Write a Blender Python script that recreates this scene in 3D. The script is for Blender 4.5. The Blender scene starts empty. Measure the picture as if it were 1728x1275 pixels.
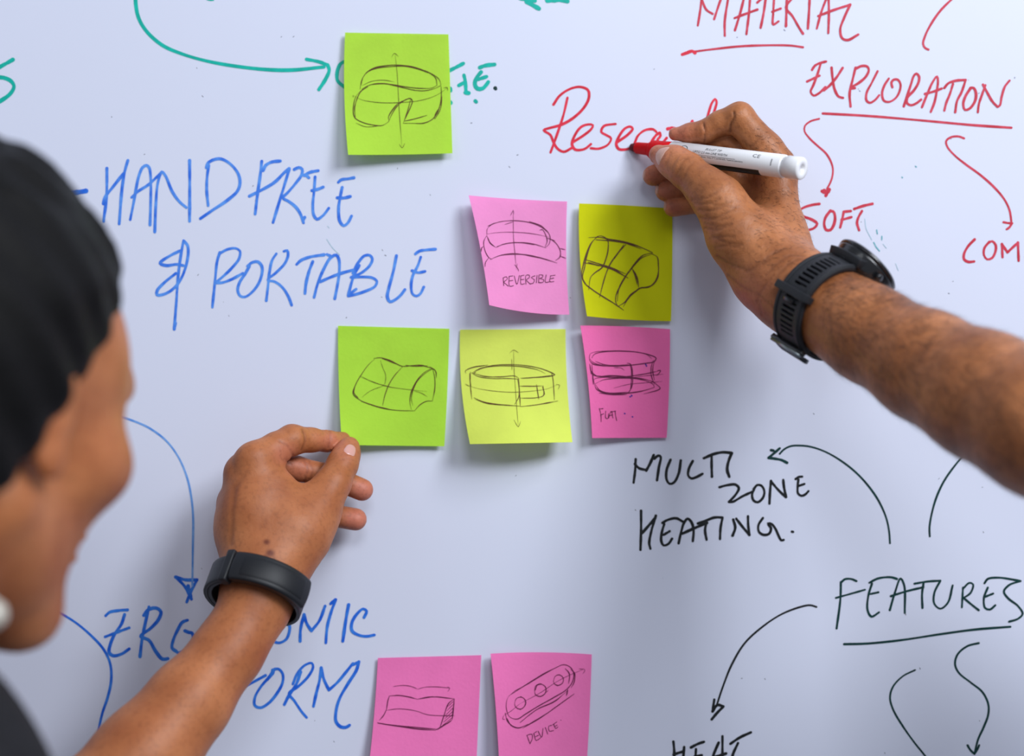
import bpy, bmesh, math, random
import numpy as np
from mathutils import Vector, Matrix
from mathutils.bvhtree import BVHTree
random.seed(7); rng = np.random.default_rng(7)
S = bpy.context.scene
COL = S.collection

# ------------------------------------------------------------------ camera, light, exposure
D = 1.0            # camera distance from the board face (y = 0)
PX = 0.000375      # metres per photo pixel on the board face
ZC = 1.45
cam_d = bpy.data.cameras.new('camera'); cam = bpy.data.objects.new('camera', cam_d); COL.objects.link(cam)
cam.location = (0, -D, ZC); cam.rotation_euler = (math.pi/2, 0, 0)
cam_d.sensor_width = 36; cam_d.lens = 36*D/(1728*PX); cam_d.clip_start = 0.02
cam_d.dof.use_dof = True; cam_d.dof.focus_distance = D-0.042; cam_d.dof.aperture_fstop = 3.0
S.camera = cam
w = bpy.data.worlds.new('world'); S.world = w; w.use_nodes = True
w.node_tree.nodes['Background'].inputs[0].default_value = (0.80, 0.87, 1.0, 1)
w.node_tree.nodes['Background'].inputs[1].default_value = 0.30
def area(loc, target, sx, sy, power, col):
    l = bpy.data.lights.new('ceiling_panel', 'AREA'); l.shape = 'RECTANGLE'; l.size = sx; l.size_y = sy
    l.energy = power; l.color = col
    o = bpy.data.objects.new('ceiling_panel', l); COL.objects.link(o); o.location = loc
    o.rotation_euler = (Vector(target)-Vector(loc)).to_track_quat('-Z', 'Y').to_euler()
area((1.55, -1.90, 2.80), (0.1, 0, 1.4), 0.85, 0.70, 46, (0.90, 0.94, 1.0))
area((1.15, -1.05, 2.80), (0.1, 0, 1.4), 0.45, 0.45, 11, (0.90, 0.94, 1.0))
area((0.35, -2.50, 2.85), (0.1, 0, 1.4), 0.9, 0.60, 18, (0.90, 0.94, 1.0))
area((-1.5, -2.0, 2.75), (-0.2, 0, 1.4), 1.0, 0.60, 3.5, (0.90, 0.94, 1.0))
S.view_settings.view_transform = 'Standard'; S.view_settings.look = 'None'
S.view_settings.gamma = 1; S.view_settings.use_curve_mapping = False
S.view_settings.exposure = 0.02

# ------------------------------------------------------------------ helpers
def P(px, py, dm=0.0):
    """photo pixel + distance off the board in mm -> world point"""
    d = dm/1000.0; k = (D-d)/D
    return np.array([(px-864)*PX*k, -d, ZC+(637.5-py)*PX*k])
def RR(rpx, dm): return rpx*PX*(D-dm/1000.0)/D
def lin(r, g, b):
    f = lambda c: (c/255/12.92) if c/255 <= 0.04045 else ((c/255+0.055)/1.055)**2.4
    return (f(r), f(g), f(b), 1)
def mat(name, col, rough=0.5, spec=0.5, var=0.0, vscale=30, bump=0.0, bscale=200, trans=0.0, sss=0.0, metal=0.0, col2=None, coat=0.0):
    m = bpy.data.materials.new(name); m.use_nodes = True; nt = m.node_tree; N = nt.nodes; L = nt.links
    b = N['Principled BSDF']; b.inputs['Roughness'].default_value = rough
    b.inputs['Specular IOR Level'].default_value = spec; b.inputs['Metallic'].default_value = metal
    b.inputs['Coat Weight'].default_value = coat
    tc = N.new('ShaderNodeTexCoord')
    c2 = col2 or tuple(x*(1-var) for x in col[:3])+(1,)
    no = N.new('ShaderNodeTexNoise'); no.inputs['Scale'].default_value = vscale; no.inputs['Detail'].default_value = 5
    L.new(tc.outputs['Object'], no.inputs['Vector'])
    rp = N.new('ShaderNodeValToRGB'); rp.color_ramp.elements[0].position = .35; rp.color_ramp.elements[1].position = .65
    rp.color_ramp.elements[0].color = c2; rp.color_ramp.elements[1].color = col
    L.new(no.outputs['Fac'], rp.inputs['Fac']); L.new(rp.outputs['Color'], b.inputs['Base Color'])
    if sss: b.inputs['Subsurface Weight'].default_value = sss; b.inputs['Subsurface Radius'].default_value = (.6,.25,.12); b.inputs['Subsurface Scale'].default_value = .008
    if bump:
        n2 = N.new('ShaderNodeTexNoise'); n2.inputs['Scale'].default_value = bscale; n2.inputs['Detail'].default_value = 6
        L.new(tc.outputs['Object'], n2.inputs['Vector'])
        bp = N.new('ShaderNodeBump'); bp.inputs['Strength'].default_value = bump; bp.inputs['Distance'].default_value = .0006
        L.new(n2.outputs['Fac'], bp.inputs['Height']); L.new(bp.outputs['Normal'], b.inputs['Normal'])
    if trans:
        t = N.new('ShaderNodeBsdfTranslucent'); mx = N.new('ShaderNodeMixShader'); mx.inputs[0].default_value = trans
        L.new(rp.outputs['Color'], t.inputs['Color']); L.new(b.outputs[0], mx.inputs[1]); L.new(t.outputs[0], mx.inputs[2])
        L.new(mx.outputs[0], N['Material Output'].inputs['Surface'])
    return m
def link(name, me, m=None, parent=None, smooth=True):
    o = bpy.data.objects.new(name, me); COL.objects.link(o)
    if m: me.materials.append(m)
    if smooth and len(me.polygons): me.polygons.foreach_set('use_smooth', np.ones(len(me.polygons), bool))
    if parent:
        o.parent = parent; o.matrix_parent_inverse = Matrix.Translation(-parent.location)
    return o
def mesh(name, v, f, m=None, parent=None, smooth=True):
    me = bpy.data.meshes.new(name); me.from_pydata([tuple(map(float, p)) for p in v], [], [tuple(map(int, q)) for q in f]); me.update()
    return link(name, me, m, parent, smooth)
def empty(name, loc, label, cat, group=None):
    o = bpy.data.objects.new(name, None); COL.objects.link(o); o.location = tuple(map(float, loc)); o.empty_display_size = .02
    o['label'] = label; o['category'] = cat
    if group: o['group'] = group
    return o
def box(name, lo, hi, m, parent=None, bev=0.0):
    bm = bmesh.new(); bmesh.ops.create_cube(bm, size=1)
    lo = Vector(lo); hi = Vector(hi); c = (lo+hi)/2; s = hi-lo
    for v in bm.verts: v.co = Vector((v.co.x*s.x, v.co.y*s.y, v.co.z*s.z))+c
    if bev: bmesh.ops.bevel(bm, geom=bm.edges[:], offset=bev, segments=3, affect='EDGES', profile=.5)
    me = bpy.data.meshes.new(name); bm.to_mesh(me); bm.free()
    return link(name, me, m, parent, smooth=False)
def tail(o, thick, bev=0):  # solidify
    md = o.modifiers.new('solid', 'SOLIDIFY'); md.thickness = thick; md.offset = 1 if thick > 0 else 1
    if bev:
        b = o.modifiers.new('bev', 'BEVEL'); b.width = bev; b.segments = 2; b.limit_method = 'ANGLE'; b.angle_limit = .7
    return o

# ------------------------------------------------------------------ setting: wall, floor, whiteboard
M_wall = mat('wall_paint', lin(205,205,208), .8, var=.03, bump=.2)
M_floor = mat('floor_carpet', lin(96,98,104), .95, var=.3, vscale=200, bump=.5)
M_board = mat('white_enamel', lin(221,225,243), .33, .35, var=.012, vscale=6, bump=.02, bscale=900)
M_alu = mat('aluminium', lin(175,177,180), .35, metal=.9)
o = box('wall_back', (-2.2, .024, 0), (2.2, .12, 2.9), M_wall); o['kind'] = 'structure'
o = box('floor', (-2.2, -3.2, -.05), (2.2, .12, 0), M_floor); o['kind'] = 'structure'
board = empty('whiteboard', (0, .02, .85), 'large white enamel whiteboard covered in handwriting behind the hands', 'whiteboard')
box('writing_surface', (-1.2, 0, .85), (1.2, .012, 2.05), M_board, board)
for a, b in (((-1.22, -.006, .83), (1.22, .023, .85)), ((-1.22, -.006, 2.05), (1.22, .023, 2.07)), ((-1.22, -.006, .85), (-1.2, .023, 2.05)), ((1.2, -.006, .85), (1.22, .023, 2.05))):
    box('frame_rail', a, b, M_alu, board, .002)

# ------------------------------------------------------------------ ink strokes
def catmull(pts, step=3.0):
    p = np.array(pts, float)
    if len(p) == 2:
        n = max(2, int(np.linalg.norm(p[1]-p[0])/step)); t = np.linspace(0, 1, n+1)[:, None]; return p[0]*(1-t)+p[1]*t
    q = np.vstack([2*p[0]-p[1], p, 2*p[-1]-p[-2]]); out = []
    for i in range(1, len(q)-2):
        p0, p1, p2, p3 = q[i-1], q[i], q[i+1], q[i+2]
        d = lambda a, b: max(1e-3, np.linalg.norm(a-b))**.5
        t0 = 0; t1 = t0+d(p0, p1); t2 = t1+d(p1, p2); t3 = t2+d(p2, p3)
        n = max(2, int(np.linalg.norm(p2-p1)/step))
        t = np.linspace(t1, t2, n, endpoint=False)[:, None]
        A1 = (t1-t)/(t1-t0)*p0+(t-t0)/(t1-t0)*p1; A2 = (t2-t)/(t2-t1)*p1+(t-t1)/(t2-t1)*p2; A3 = (t3-t)/(t3-t2)*p2+(t-t2)/(t3-t2)*p3
        B1 = (t2-t)/(t2-t0)*A1+(t-t0)/(t2-t0)*A2; B2 = (t3-t)/(t3-t1)*A2+(t-t1)/(t3-t1)*A3
        out.append((t2-t)/(t2-t1)*B1+(t-t1)/(t2-t1)*B2)
    out.append(p[-1:]); return np.vstack(out)
def ribbon_px(c, wpx, V, F, depthf, off, taper=0.0, wob=.08):
    """flat ribbon along pixel polyline c"""
    n = len(c)
    t = np.gradient(c, axis=0); t /= np.maximum(1e-6, np.linalg.norm(t, axis=1))[:, None]
    nn = np.stack([-t[:, 1], t[:, 0]], 1)
    u = np.linspace(0, 1, n); ph = random.random()*9
    hw = wpx/2*(1+wob*np.sin(u*9+ph)+wob*.6*np.sin(u*23+2*ph))
    if taper: hw *= np.clip(np.minimum(1, (1-u)/taper*.75+.25), .2, 1)*np.clip(np.minimum(1, u/taper*.7+.3), .2, 1)
    base = len(V)
    def put(q, e=0):
        V.append(P(q[0], q[1], depthf(q[0], q[1])+off+e))
    for i in range(n):
        put(c[i]+nn[i]*hw[i], .05*i/n); put(c[i]-nn[i]*hw[i], .05*i/n)
    for i in range(n-1):
        a = base+2*i; F.append((a, a+2, a+3, a+1))
    for e, sg in ((0, -1), (n-1, 1)):   # round caps
        b0 = len(V); K = 6 if wpx > 2 else 3
        for k in range(K+1):
            an = -math.pi/2+math.pi*k/K
            put(c[e]+t[e]*sg*math.cos(an)*hw[e]+nn[e]*math.sin(an)*hw[e], .05 if e else -.002)
        for k in range(1, K): F.append((b0, b0+k, b0+k+1) if sg < 0 else (b0, b0+k+1, b0+k))
REG = dict(A=(150,250,3.983), B=(400,250,4.553), C=(0,0,2.88), D=(860,0,2.787), E=(1340,0,4.4536), F=(1320,180,4.235),
           G=(1050,740,4.937), H=(1280,740,3.857), I=(1100,940,2.7516), K=(150,980,3.456), L=(0,680,2.142), N=(750,0,2.88), O=(0,0,1),
           n1=(560,30,4.903), n2=(770,310,4.547), n3=(550,530,4.0186), n4=(960,530,5.545), n5=(600,1080,4.114))
def parse(region, s):
    x0, y0, k = REG[region]; out = []
    for st in s.split(';'):
        a = [float(t) for t in st.split()]
        if len(a) >= 4: out.append([(x0+a[i]/k, y0+a[i+1]/k) for i in range(0, len(a)-1, 2)])
    return out
def ink(col, col2, sc=160):
    return mat('marker_ink', lin(*col), .45, .3, vscale=sc, col2=lin(*col2))
M_blue = ink((94,156,240), (46,108,222)); M_blue2 = ink((62,134,230), (22,92,214)); M_pale = ink((128,174,234), (90,145,222))
M_teal = ink((8,190,172), (0,170,154)); M_red = ink((232,50,76), (206,24,50)); M_red2 = ink((210,64,86), (190,34,56))
M_blk = ink((32,34,38), (14,18,20)); M_grn = ink((10,62,60), (6,44,44)); M_spk = ink((130,190,200), (90,160,175)); M_smudge = ink((185,208,222), (165,198,212))
M_pen = mat('ballpoint_ink', lin(92,58,34), .6, .2, var=.3, vscale=300); M_penp = mat('ballpoint_ink_on_pink', lin(104,30,70), .6, .2, var=.3, vscale=300)
M_penb = mat('blue_dot_ink', lin(50,40,150), .6, .2)
def write(name, label, m, wpx, region, s, taper=0.0, off0=.12, step=3.0):
    V, F = [], []
    for i, st in enumerate(parse(region, s)):
        c = catmull(st, step) if len(st) > 1 else np.array(st)
        ribbon_px(c, wpx*random.uniform(.92, 1.08), V, F, lambda a, b: 0.0, off0+.006*i, taper)
    o = mesh(name, V, F, m, board, smooth=False); o['label'] = label
    if name == 'ink_smudge': o['kind'] = 'stuff'
    return o
# --- blue
write('handwritten_word', 'blue handwritten word HAND', M_blue, 5.2, 'A', """121 135 121 230 118 340 98 492;98 372 108 330 160 262 232 170;262 82 240 160 222 280 204 508;
278 480 300 370 335 190 362 128 388 115 405 130 415 190 416 330 411 515;288 330 330 290 400 245 485 165;443 562 450 380 462 240 480 175 490 158 515 185 560 290 610 360 655 398;677 82 678 250 677 490;
806 115 796 180 792 280 802 385;790 130 800 100 845 75 890 72 950 105 1000 165 1016 225 1000 285 930 350 840 410 750 472""")
write('handwritten_word', 'blue handwritten word FREE', M_blue, 5.2, 'B', """190 100 178 210 158 350 139 505;200 170 222 130 270 105 332 98;95 368 190 320 290 260 360 190 400 155;402 158 350 330 310 460 277 570;
440 163 475 148 500 160 498 200 450 270 385 345 352 380 400 410 450 450 485 500 511 572;513 548 520 530;515 208 560 185 624 172;515 208 535 212 552 226;600 220 592 330 582 440 590 515 615 545 665 512 705 460;575 325 620 315 662 298;
778 262 800 242 850 235 898 226;808 300 790 390 780 470 790 560 820 595 850 575 880 520;770 380 820 382 870 370""")
write('handwritten_word', 'blue handwritten ampersand crossed by a long stroke', M_blue, 5.0, 'A', "636 620 618 720 600 860 588 1030 574 1215;640 625 662 650 668 700 650 800 612 890 560 950 500 982 458 985 460 955 510 900 585 840;610 690 540 725 478 772 520 788 590 780 635 788;575 1200 583 1175")
write('handwritten_word', 'blue handwritten word PORTABLE', M_blue, 5.0, 'B', """95 905 65 960 20 1030 5 1090 25 1135 60 1142 110 1110 165 1040 192 960 190 905 160 872 115 878 80 905;
302 810 270 860 248 960 238 1060 225 1170;360 792 385 785 393 815 370 880 300 955 235 1012 290 1025 350 1070 395 1140 420 1205;
458 892 490 862 560 835 668 818;582 870 552 950 530 1040 522 1115;690 815 712 825;592 1145 620 1040 670 920 720 840 762 820 782 850 785 960 770 1060 751 1155;640 1025 720 990 800 960 890 935;
940 900 905 960 875 1050 855 1130;890 960 930 880 980 825 1020 822 1040 850 1020 900 950 960 872 992 960 988 1040 995 1075 1022 1060 1060 980 1100 900 1125 855 1135;865 1120 915 1082;1225 825 1200 950 1165 1080 1155 1140 1175 1178 1220 1160 1260 1125 1290 1085;
1370 812 1400 790 1460 780 1525 775;1412 835 1390 900 1350 980 1338 1060 1350 1120 1380 1135 1410 1115 1435 1065;1345 940 1390 955 1445 945""")
write('handwritten_letter', 'blue handwritten letter P before ORTABLE', M_blue, 5.0, 'A', "880 700 862 760 850 870 840 970 830 1068;882 705 930 680 985 672 1015 690 1010 740 960 805 880 880 848 905;848 905 900 902 960 880 1035 840")
write('handwritten_letter', 'short blue dash left of HAND', M_blue2, 9, 'O', "112 328 145 322")
write('drawn_arrow', 'long pale blue arrow curving down to ERGONOMIC', M_pale, 3.6, 'L', "440 50 485 65 540 90 600 135 645 195 675 265 690 330 698 410 697 520 695 660")
write('arrow_head', 'dark blue triangular arrow tip', M_blue2, 5.4, 'L', "635 628 670 638 712 638;712 638 690 680 675 718;640 632 670 665 692 708;680 660 690 700")
write('drawn_arrow', 'blue curve running down left of ERGONOMIC', M_blue2, 4.6, 'L', "60 700 140 725 210 755 270 790 330 840 375 890 398 940 402 1000 390 1060 370 1120 358 1175 354 1230 340 1280")
write('handwritten_word', 'blue handwritten word ERGONOMIC', M_blue2, 5.4, 'K', """98 202 120 182 170 172 225 168;208 195 190 250 150 310 125 370 118 415 140 435 190 425 235 395;95 325 160 300 235 272;
350 150 330 240 310 340 298 440;320 200 350 165 395 158 420 180 405 225 360 275 302 322 350 345 390 410 430 455 460 452;575 228 545 240 515 290 490 350 485 390 510 410;560 290 585 300 600 302 610 330 600 380 560 410 520 420;
720 240 690 300 700 360 750 350 780 290 760 240 720 240;830 360 840 240;840 240 900 350;900 350 930 200;1085 265 1068 310 1080 350 1110 360 1150 340 1168 300 1170 260 1140 235 1100 250;1232 350 1235 280 1255 195;1255 195 1270 245 1298 290;1298 290 1345 230 1378 145;1440 108 1410 190 1390 270 1382 360;1438 108 1425 118 1410 132;1515 138 1500 220 1481 350;1605 212 1620 175 1600 162 1565 190 1535 240 1535 290 1575 315 1620 322 1665 314""")
write('handwritten_word', 'blue handwritten word FORM', M_blue2, 5.0, 'K', """830 480 810 600 790 720;830 500 900 480 980 478;800 640 870 625 935 600 1030 550;1040 575 1075 535 1075 520;1085 512 1050 560 1000 620 968 680 968 725 1000 738 1050 710 1100 650 1130 590 1130 540 1105 512 1070 518;
1235 530 1210 600 1165 670 1140 720;1190 600 1215 540 1260 490 1300 478 1308 500 1280 555 1220 615 1168 655 1200 700 1240 760 1270 795;1355 505 1345 580 1325 660 1310 730;1355 505 1370 570 1400 635;1400 635 1450 590 1500 530 1540 480;1575 470 1560 520 1510 600 1460 690 1440 770 1442 820 1470 850 1500 852 1520 840;1540 488 1575 470;1075 520 1045 570""")
# --- teal
write('drawn_arrow', 'teal arrow curving right to the top green note', M_teal, 6.0, 'C', "660 -40 660 20 675 90 715 155 790 220 880 260 1000 295 1150 322 1300 338 1420 340 1575 325;1490 288 1550 300 1592 315;1592 315 1600 340 1585 380 1550 435")
write('handwritten_letter', 'teal handwritten letter end at the left frame edge', M_teal, 6.4, 'C', "62 290 30 308 -20 335;-20 375 20 378 55 395 68 420 50 455 -20 505")
write('handwritten_word', 'teal handwritten word partly behind the top green note, ending in E and dot', M_teal, 6.4, 'N', "-490 300 -505 310 -520 345 -520 390 -500 412 -480 425;20 345 60 325 92 308;95 365 102 400 105 450;70 415 98 400;102 450 118 452;172 328 200 318 244 313;178 350 155 380 148 410 160 430 185 430 205 410 213 398;165 385 205 372;150 490 155 495;28 430 30 440;28 495 30 500")
write('ink_dot', 'dark teal full stop after the teal word', M_grn, 6.0, 'N', "247 428 249 431")
write('drawn_mark', 'thick teal strokes at the top edge', M_teal, 7.0, 'N', "365 -8 420 0 440 4;400 8 430 25 460 42;495 -6 560 0 598 6;500 4 545 2")
write('drawn_mark', 'teal stroke end at the top edge', M_teal, 4.5, 'C', "1000 -12 1010 -4 1035 -2")
# --- red
write('handwritten_word', 'bright red handwritten word Research being written by the marker', M_red, 4.3, 'N', """530 508 560 465 610 432 660 422 698 438 702 475 680 520 630 570 570 605 510 622 482 632 515 655 530 690 550 722 580 737 620 718;598 475 578 560 545 660 516 740;
625 690 680 655 715 625 722 608 700 604 665 616 635 655 620 700 635 726 680 724 712 700;712 720 750 722 795 702 810 672 785 655 762 640 775 612 810 604 832 602;
840 690 890 655 915 625 905 615 880 622 850 660 835 700 848 724 880 726 912 718;925 695 940 660 975 632 1015 628 1030 640;1005 690 1030 655 1045 645;1048 645 1050 660 1035 682 1060 690 1080 670;1085 625 1130 626;1130 626 1180 620 1200 598 1205 588;1200 600 1190 640 1230 670;
1272 590 1285 545 1300 500 1316 480 1323 495 1315 530 1300 575 1280 640 1270 690;1290 650 1320 630 1340 650 1350 690 1385 682 1408 665""")
write('handwritten_letter', 'thick red beginning of a letter above the index fingertip', M_red, 6.2, 'N', "1085 626 1105 622 1130 628")
write('handwritten_word', 'red handwritten word MATERIAL at the top edge', M_red2, 4.2, 'D', """885 120 895 60 905 -20;905 0 925 45 955 65;962 90 985 20 1000 -20;1012 168 1012 100 1030 -20;1060 142 1085 60 1105 -20;1132 -20 1125 70 1114 160;1058 85 1110 65 1165 45;1205 -10 1195 60 1181 130;1165 12 1185 -5 1215 -20;
1245 -20 1240 60 1240 115 1265 100;1235 55 1275 40;1305 -20 1302 60 1300 122;1340 -20 1300 35 1330 75 1362 130 1380 158;1412 -20 1408 60 1403 134;1445 134 1465 60 1495 -20;1500 -20 1502 60 1499 155;1452 75 1530 45 1602 22;1602 22 1575 80 1555 140 1565 180 1590 188 1640 162""")
write('drawn_line', 'red underline with blunt left tip under MATERIAL', M_red2, 3.6, 'D', "865 243 950 232 1080 218 1200 213 1320 214 1380 222")
write('arrow_head', 'small bright red tip of the underline', M_red, 5.5, 'D', "812 256 835 248 858 240 872 248")
write('handwritten_word', 'red handwritten word EXPLORATION', M_red2, 4.2, 'E', """135 525 155 495 190 475 240 462;200 480 175 560 145 640 125 690 148 718 190 698 235 655;98 612 145 590 192 568;282 508 290 590 305 670 335 725 368 735;365 510 320 580 270 640 225 678;
462 508 440 600 418 700 425 800;465 515 510 495 550 500 562 525 540 575 490 620 440 650;430 665 458 662;628 535 585 620 545 700 545 755 570 772 610 750 640 715;712 590 680 640 662 700 675 755 715 765 765 735 795 680 800 630 780 598 750 598 732 620 740 655;
825 798 850 720 880 630 900 570 920 552 940 575 935 620 900 680 850 735 850 775 880 790 920 775 955 748;962 805 1000 710 1040 620 1075 572 1082 610 1070 700 1055 770 1028 840;985 705 1040 690 1110 665;1130 660 1160 625 1220 605 1290 600;1195 630 1170 710 1145 770 1130 830;
1290 600 1260 690 1225 760 1212 842;1325 665 1290 720 1272 780 1285 825 1320 815 1360 760 1368 700 1350 660 1325 660;1438 640 1410 720 1390 780 1382 842;1420 635 1450 690 1490 760 1530 802;1530 802 1548 790 1560 730 1585 650 1620 605""")
write('drawn_line', 'red straight underline below EXPLORATION', M_red2, 4.0, 'F', "290 48 600 65 1000 98 1350 130 1638 150")
write('drawn_line', 'red curved line at the top right edge', M_red2, 4.0, 'E', "1240 -50 1180 0 1100 80 1030 180 985 270 970 330 985 360 1010 372")
write('drawn_arrow', 'red wavy arrow pointing down to SOFT', M_red2, 3.6, 'F', "264 86 200 105 162 138 160 175 200 230 260 285 310 330 345 385 362 440 358 500 340 550 320 585")
write('arrow_head', 'filled red arrow tip above SOFT', M_red2, 6, 'F', "285 603 310 612 335 592;312 635 325 605;300 598 325 612 332 600")
write('drawn_arrow', 'red wavy arrow running down to COM', M_red2, 4.0, 'F', "1300 226 1260 212 1205 218 1172 245 1180 285 1230 345 1310 410 1420 490 1520 580 1590 665 1625 740 1638 820;1582 825 1610 830 1645 832;1640 835 1625 860 1605 875")
write('handwritten_word', 'red handwritten word SOFT', M_red2, 4.6, 'F', "266 694 220 700 150 722 112 752 150 782 210 805 250 835 230 865 175 884;345 742 310 790 300 840 315 880 345 880 370 840 378 785 365 748 340 745;440 750 430 800 415 862;440 750 490 745;425 808 495 788;515 730 580 708 645 693;570 745 545 790 535 830 550 882")
write('handwritten_word', 'red handwritten letters COM cut by the right frame edge', M_red2, 4.4, 'F', "1375 948 1330 995 1300 1050 1300 1090 1330 1108 1372 1105;1480 965 1445 1010 1442 1060 1465 1090 1500 1080 1525 1030 1525 985 1500 960 1480 970;1570 980 1575 1075;1570 980 1610 1040;1610 1040 1685 970;1685 970 1690 1100;1745 970 1742 1100;1745 975 1790 985 1780 1030 1748 1045")
# --- black / dark green
write('handwritten_word', 'black handwritten word MULTI', M_blk, 4.7, 'G', "112 170 108 260 95 365;105 210 140 245 200 260;200 265 235 200 262 135;268 165 300 140 320 150 305 240 290 345;402 175 370 260 370 340 395 375 430 365 470 290 488 180;588 185 555 250 550 305 575 330 620 318 668 292;680 162 760 128 840 112 910 118;745 150 745 230 748 315;912 120 885 190 875 260 892 315")
write('handwritten_word', 'black handwritten word ZONE', M_blk, 4.3, 'G', "810 403 880 385 945 382 972 410 945 465 890 525;890 525 920 525 1000 480 1085 440;1100 420 1082 465 1095 515 1130 528 1170 495 1185 440 1160 390 1125 385 1095 420;1240 350 1232 440 1227 540;1240 355 1300 425 1362 485;1342 342 1348 400 1365 485;1445 335 1470 318 1500 315;1468 340 1462 400 1465 455 1495 475 1530 460 1552 435;1462 395 1518 376")
write('handwritten_word', 'black handwritten word HEATING with a full stop', M_blk, 4.7, 'G', "157 600 157 760 152 925;280 640 240 780 225 870 235 915;165 785 210 735 275 660;335 700 380 675 450 662 505 690;350 710 330 780 325 850 345 888 385 875 415 832;345 800 395 770;470 870 490 780 515 700 545 665 580 700 595 770 588 852;500 790 600 745 705 700;630 705 700 680 770 655 835 655;700 705 690 760 703 840;835 660 820 740 815 835;925 672 942 740 920 805;950 665 1005 735 1060 800;1048 645 1050 720 1060 800;1172 660 1135 720 1140 775 1180 800 1225 790 1240 745 1215 705 1245 710 1275 745 1305 810 1325 845 1345 842;1415 773 1424 775")
write('drawn_arrow', 'dark green arrow arching left to MULTI ZONE', M_grn, 3.4, 'H', "138 98 165 70 210 48 270 44 340 52 430 82 530 138 630 215 710 300 780 400 830 510 850 600 856 680")
write('arrow_head', 'open dark green arrow tip beside MULTI', M_grn, 4.4, 'H', "138 62 100 95 66 124;66 124 110 130 150 138 186 156;82 74 98 77")
write('drawn_line', 'dark green curved line beneath the tattooed arm edge'.replace('tattooed arm edge','right forearm'), M_grn, 3.6, 'H', "1420 40 1345 98 1270 185 1205 280 1155 390 1125 500 1113 580 1115 635")
write('handwritten_word', 'dark green handwritten word FEATURES', M_grn, 3.6, 'I', "878 115 875 200 858 330;878 118 895 102 925 100 950 110;855 188 920 170 990 150;1010 118 1050 98 1110 92 1138 100;1022 122 1005 180 1002 245 1020 275 1055 255;1015 170 1052 162;1105 245 1130 160 1155 98 1172 130 1175 258;1110 180 1180 158 1262 138;1220 122 1280 112 1340 108;1262 118 1255 170 1257 235;1340 108 1312 165 1312 215 1340 238 1375 210 1397 130;1445 140 1440 232;1445 145 1475 118 1492 125 1480 165 1448 188;1448 188 1480 215 1518 245;1545 120 1560 100 1610 94 1660 100 1712 110;1560 140 1542 190 1548 235 1570 242 1595 222;1550 182 1585 168;1712 110 1660 128 1635 158 1655 190 1700 225 1722 262 1700 285 1660 298")
write('drawn_line', 'dark green underline below FEATURES', M_grn, 3.8, 'I', "893 403 1000 400 1150 385 1350 355 1500 335 1665 322")
write('drawn_arrow', 'black arrow curving from FEATURES down to HEAT', M_blk, 3.3, 'I', "764 230 735 222 690 230 600 265 510 325 430 400 370 500 330 600 300 690")
write('arrow_head', 'black arrow tip above HEAT', M_blk, 4.6, 'I', "290 660 282 715;282 715 305 685 332 692;332 692 300 725 278 752")
write('handwritten_word', 'black handwritten word HEAT cut by the bottom edge', M_blk, 4.6, 'I', "100 855 104 900 100 1000;150 880 140 1000;100 915 148 900;182 882 215 865 242 856;205 890 198 1000;198 925 232 918;310 860 285 920 262 1000;328 830 328 1000;280 930 345 910;365 865 410 835 460 812;400 862 375 920 365 1000")
write('drawn_arrow', 'dark green wavy arrow at lower right', M_grn, 3.5, 'I', "1518 398 1465 412 1420 450 1408 495 1425 535 1480 580 1535 625 1562 680 1562 730 1540 790 1515 845 1498 912;1466 872 1480 895 1498 912;1498 912 1512 890 1520 872")
write('drawn_line', 'dark green curve left of the lower wavy arrow', M_grn, 3.5, 'I', "1222 523 1165 552 1120 600 1106 650 1120 705 1170 790 1220 860 1275 930 1310 990")
write('ink_smudge', 'faint teal specks beside SOFT', M_spk, 2.2, 'F', "655 970 670 1000 695 1030;712 925 712 950;675 880 680 908;952 424 958 430;855 502 860 506;652 1130 655 1145")
o = write('ink_smudge', 'pale wiped streaks near the watch', M_smudge, 1.2, 'F', "590 800 600 870 640 950;510 1000 530 1060 550 1100;660 1090 700 1115;720 980 745 1010;440 970 470 955;605 1070 620 1060;810 1120 830 1170")
write('ink_smudge', 'faint blue streaks under FREE', M_smudge, 1.3, 'B', "690 700 730 760 790 820;695 598 708 612")
V, F = [], []
for k in range(70):
    x, y = random.uniform(0, 1728), random.uniform(0, 1275)
    ribbon_px(np.array([(x, y), (x+random.uniform(-2, 2), y+random.uniform(-2, 2))]), random.uniform(.8, 1.7), V, F, lambda a, b: 0., .08)
o = mesh('dust_specks', V, F, mat('dust', lin(135,138,150), .8), board, False); o['kind'] = 'stuff'

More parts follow.
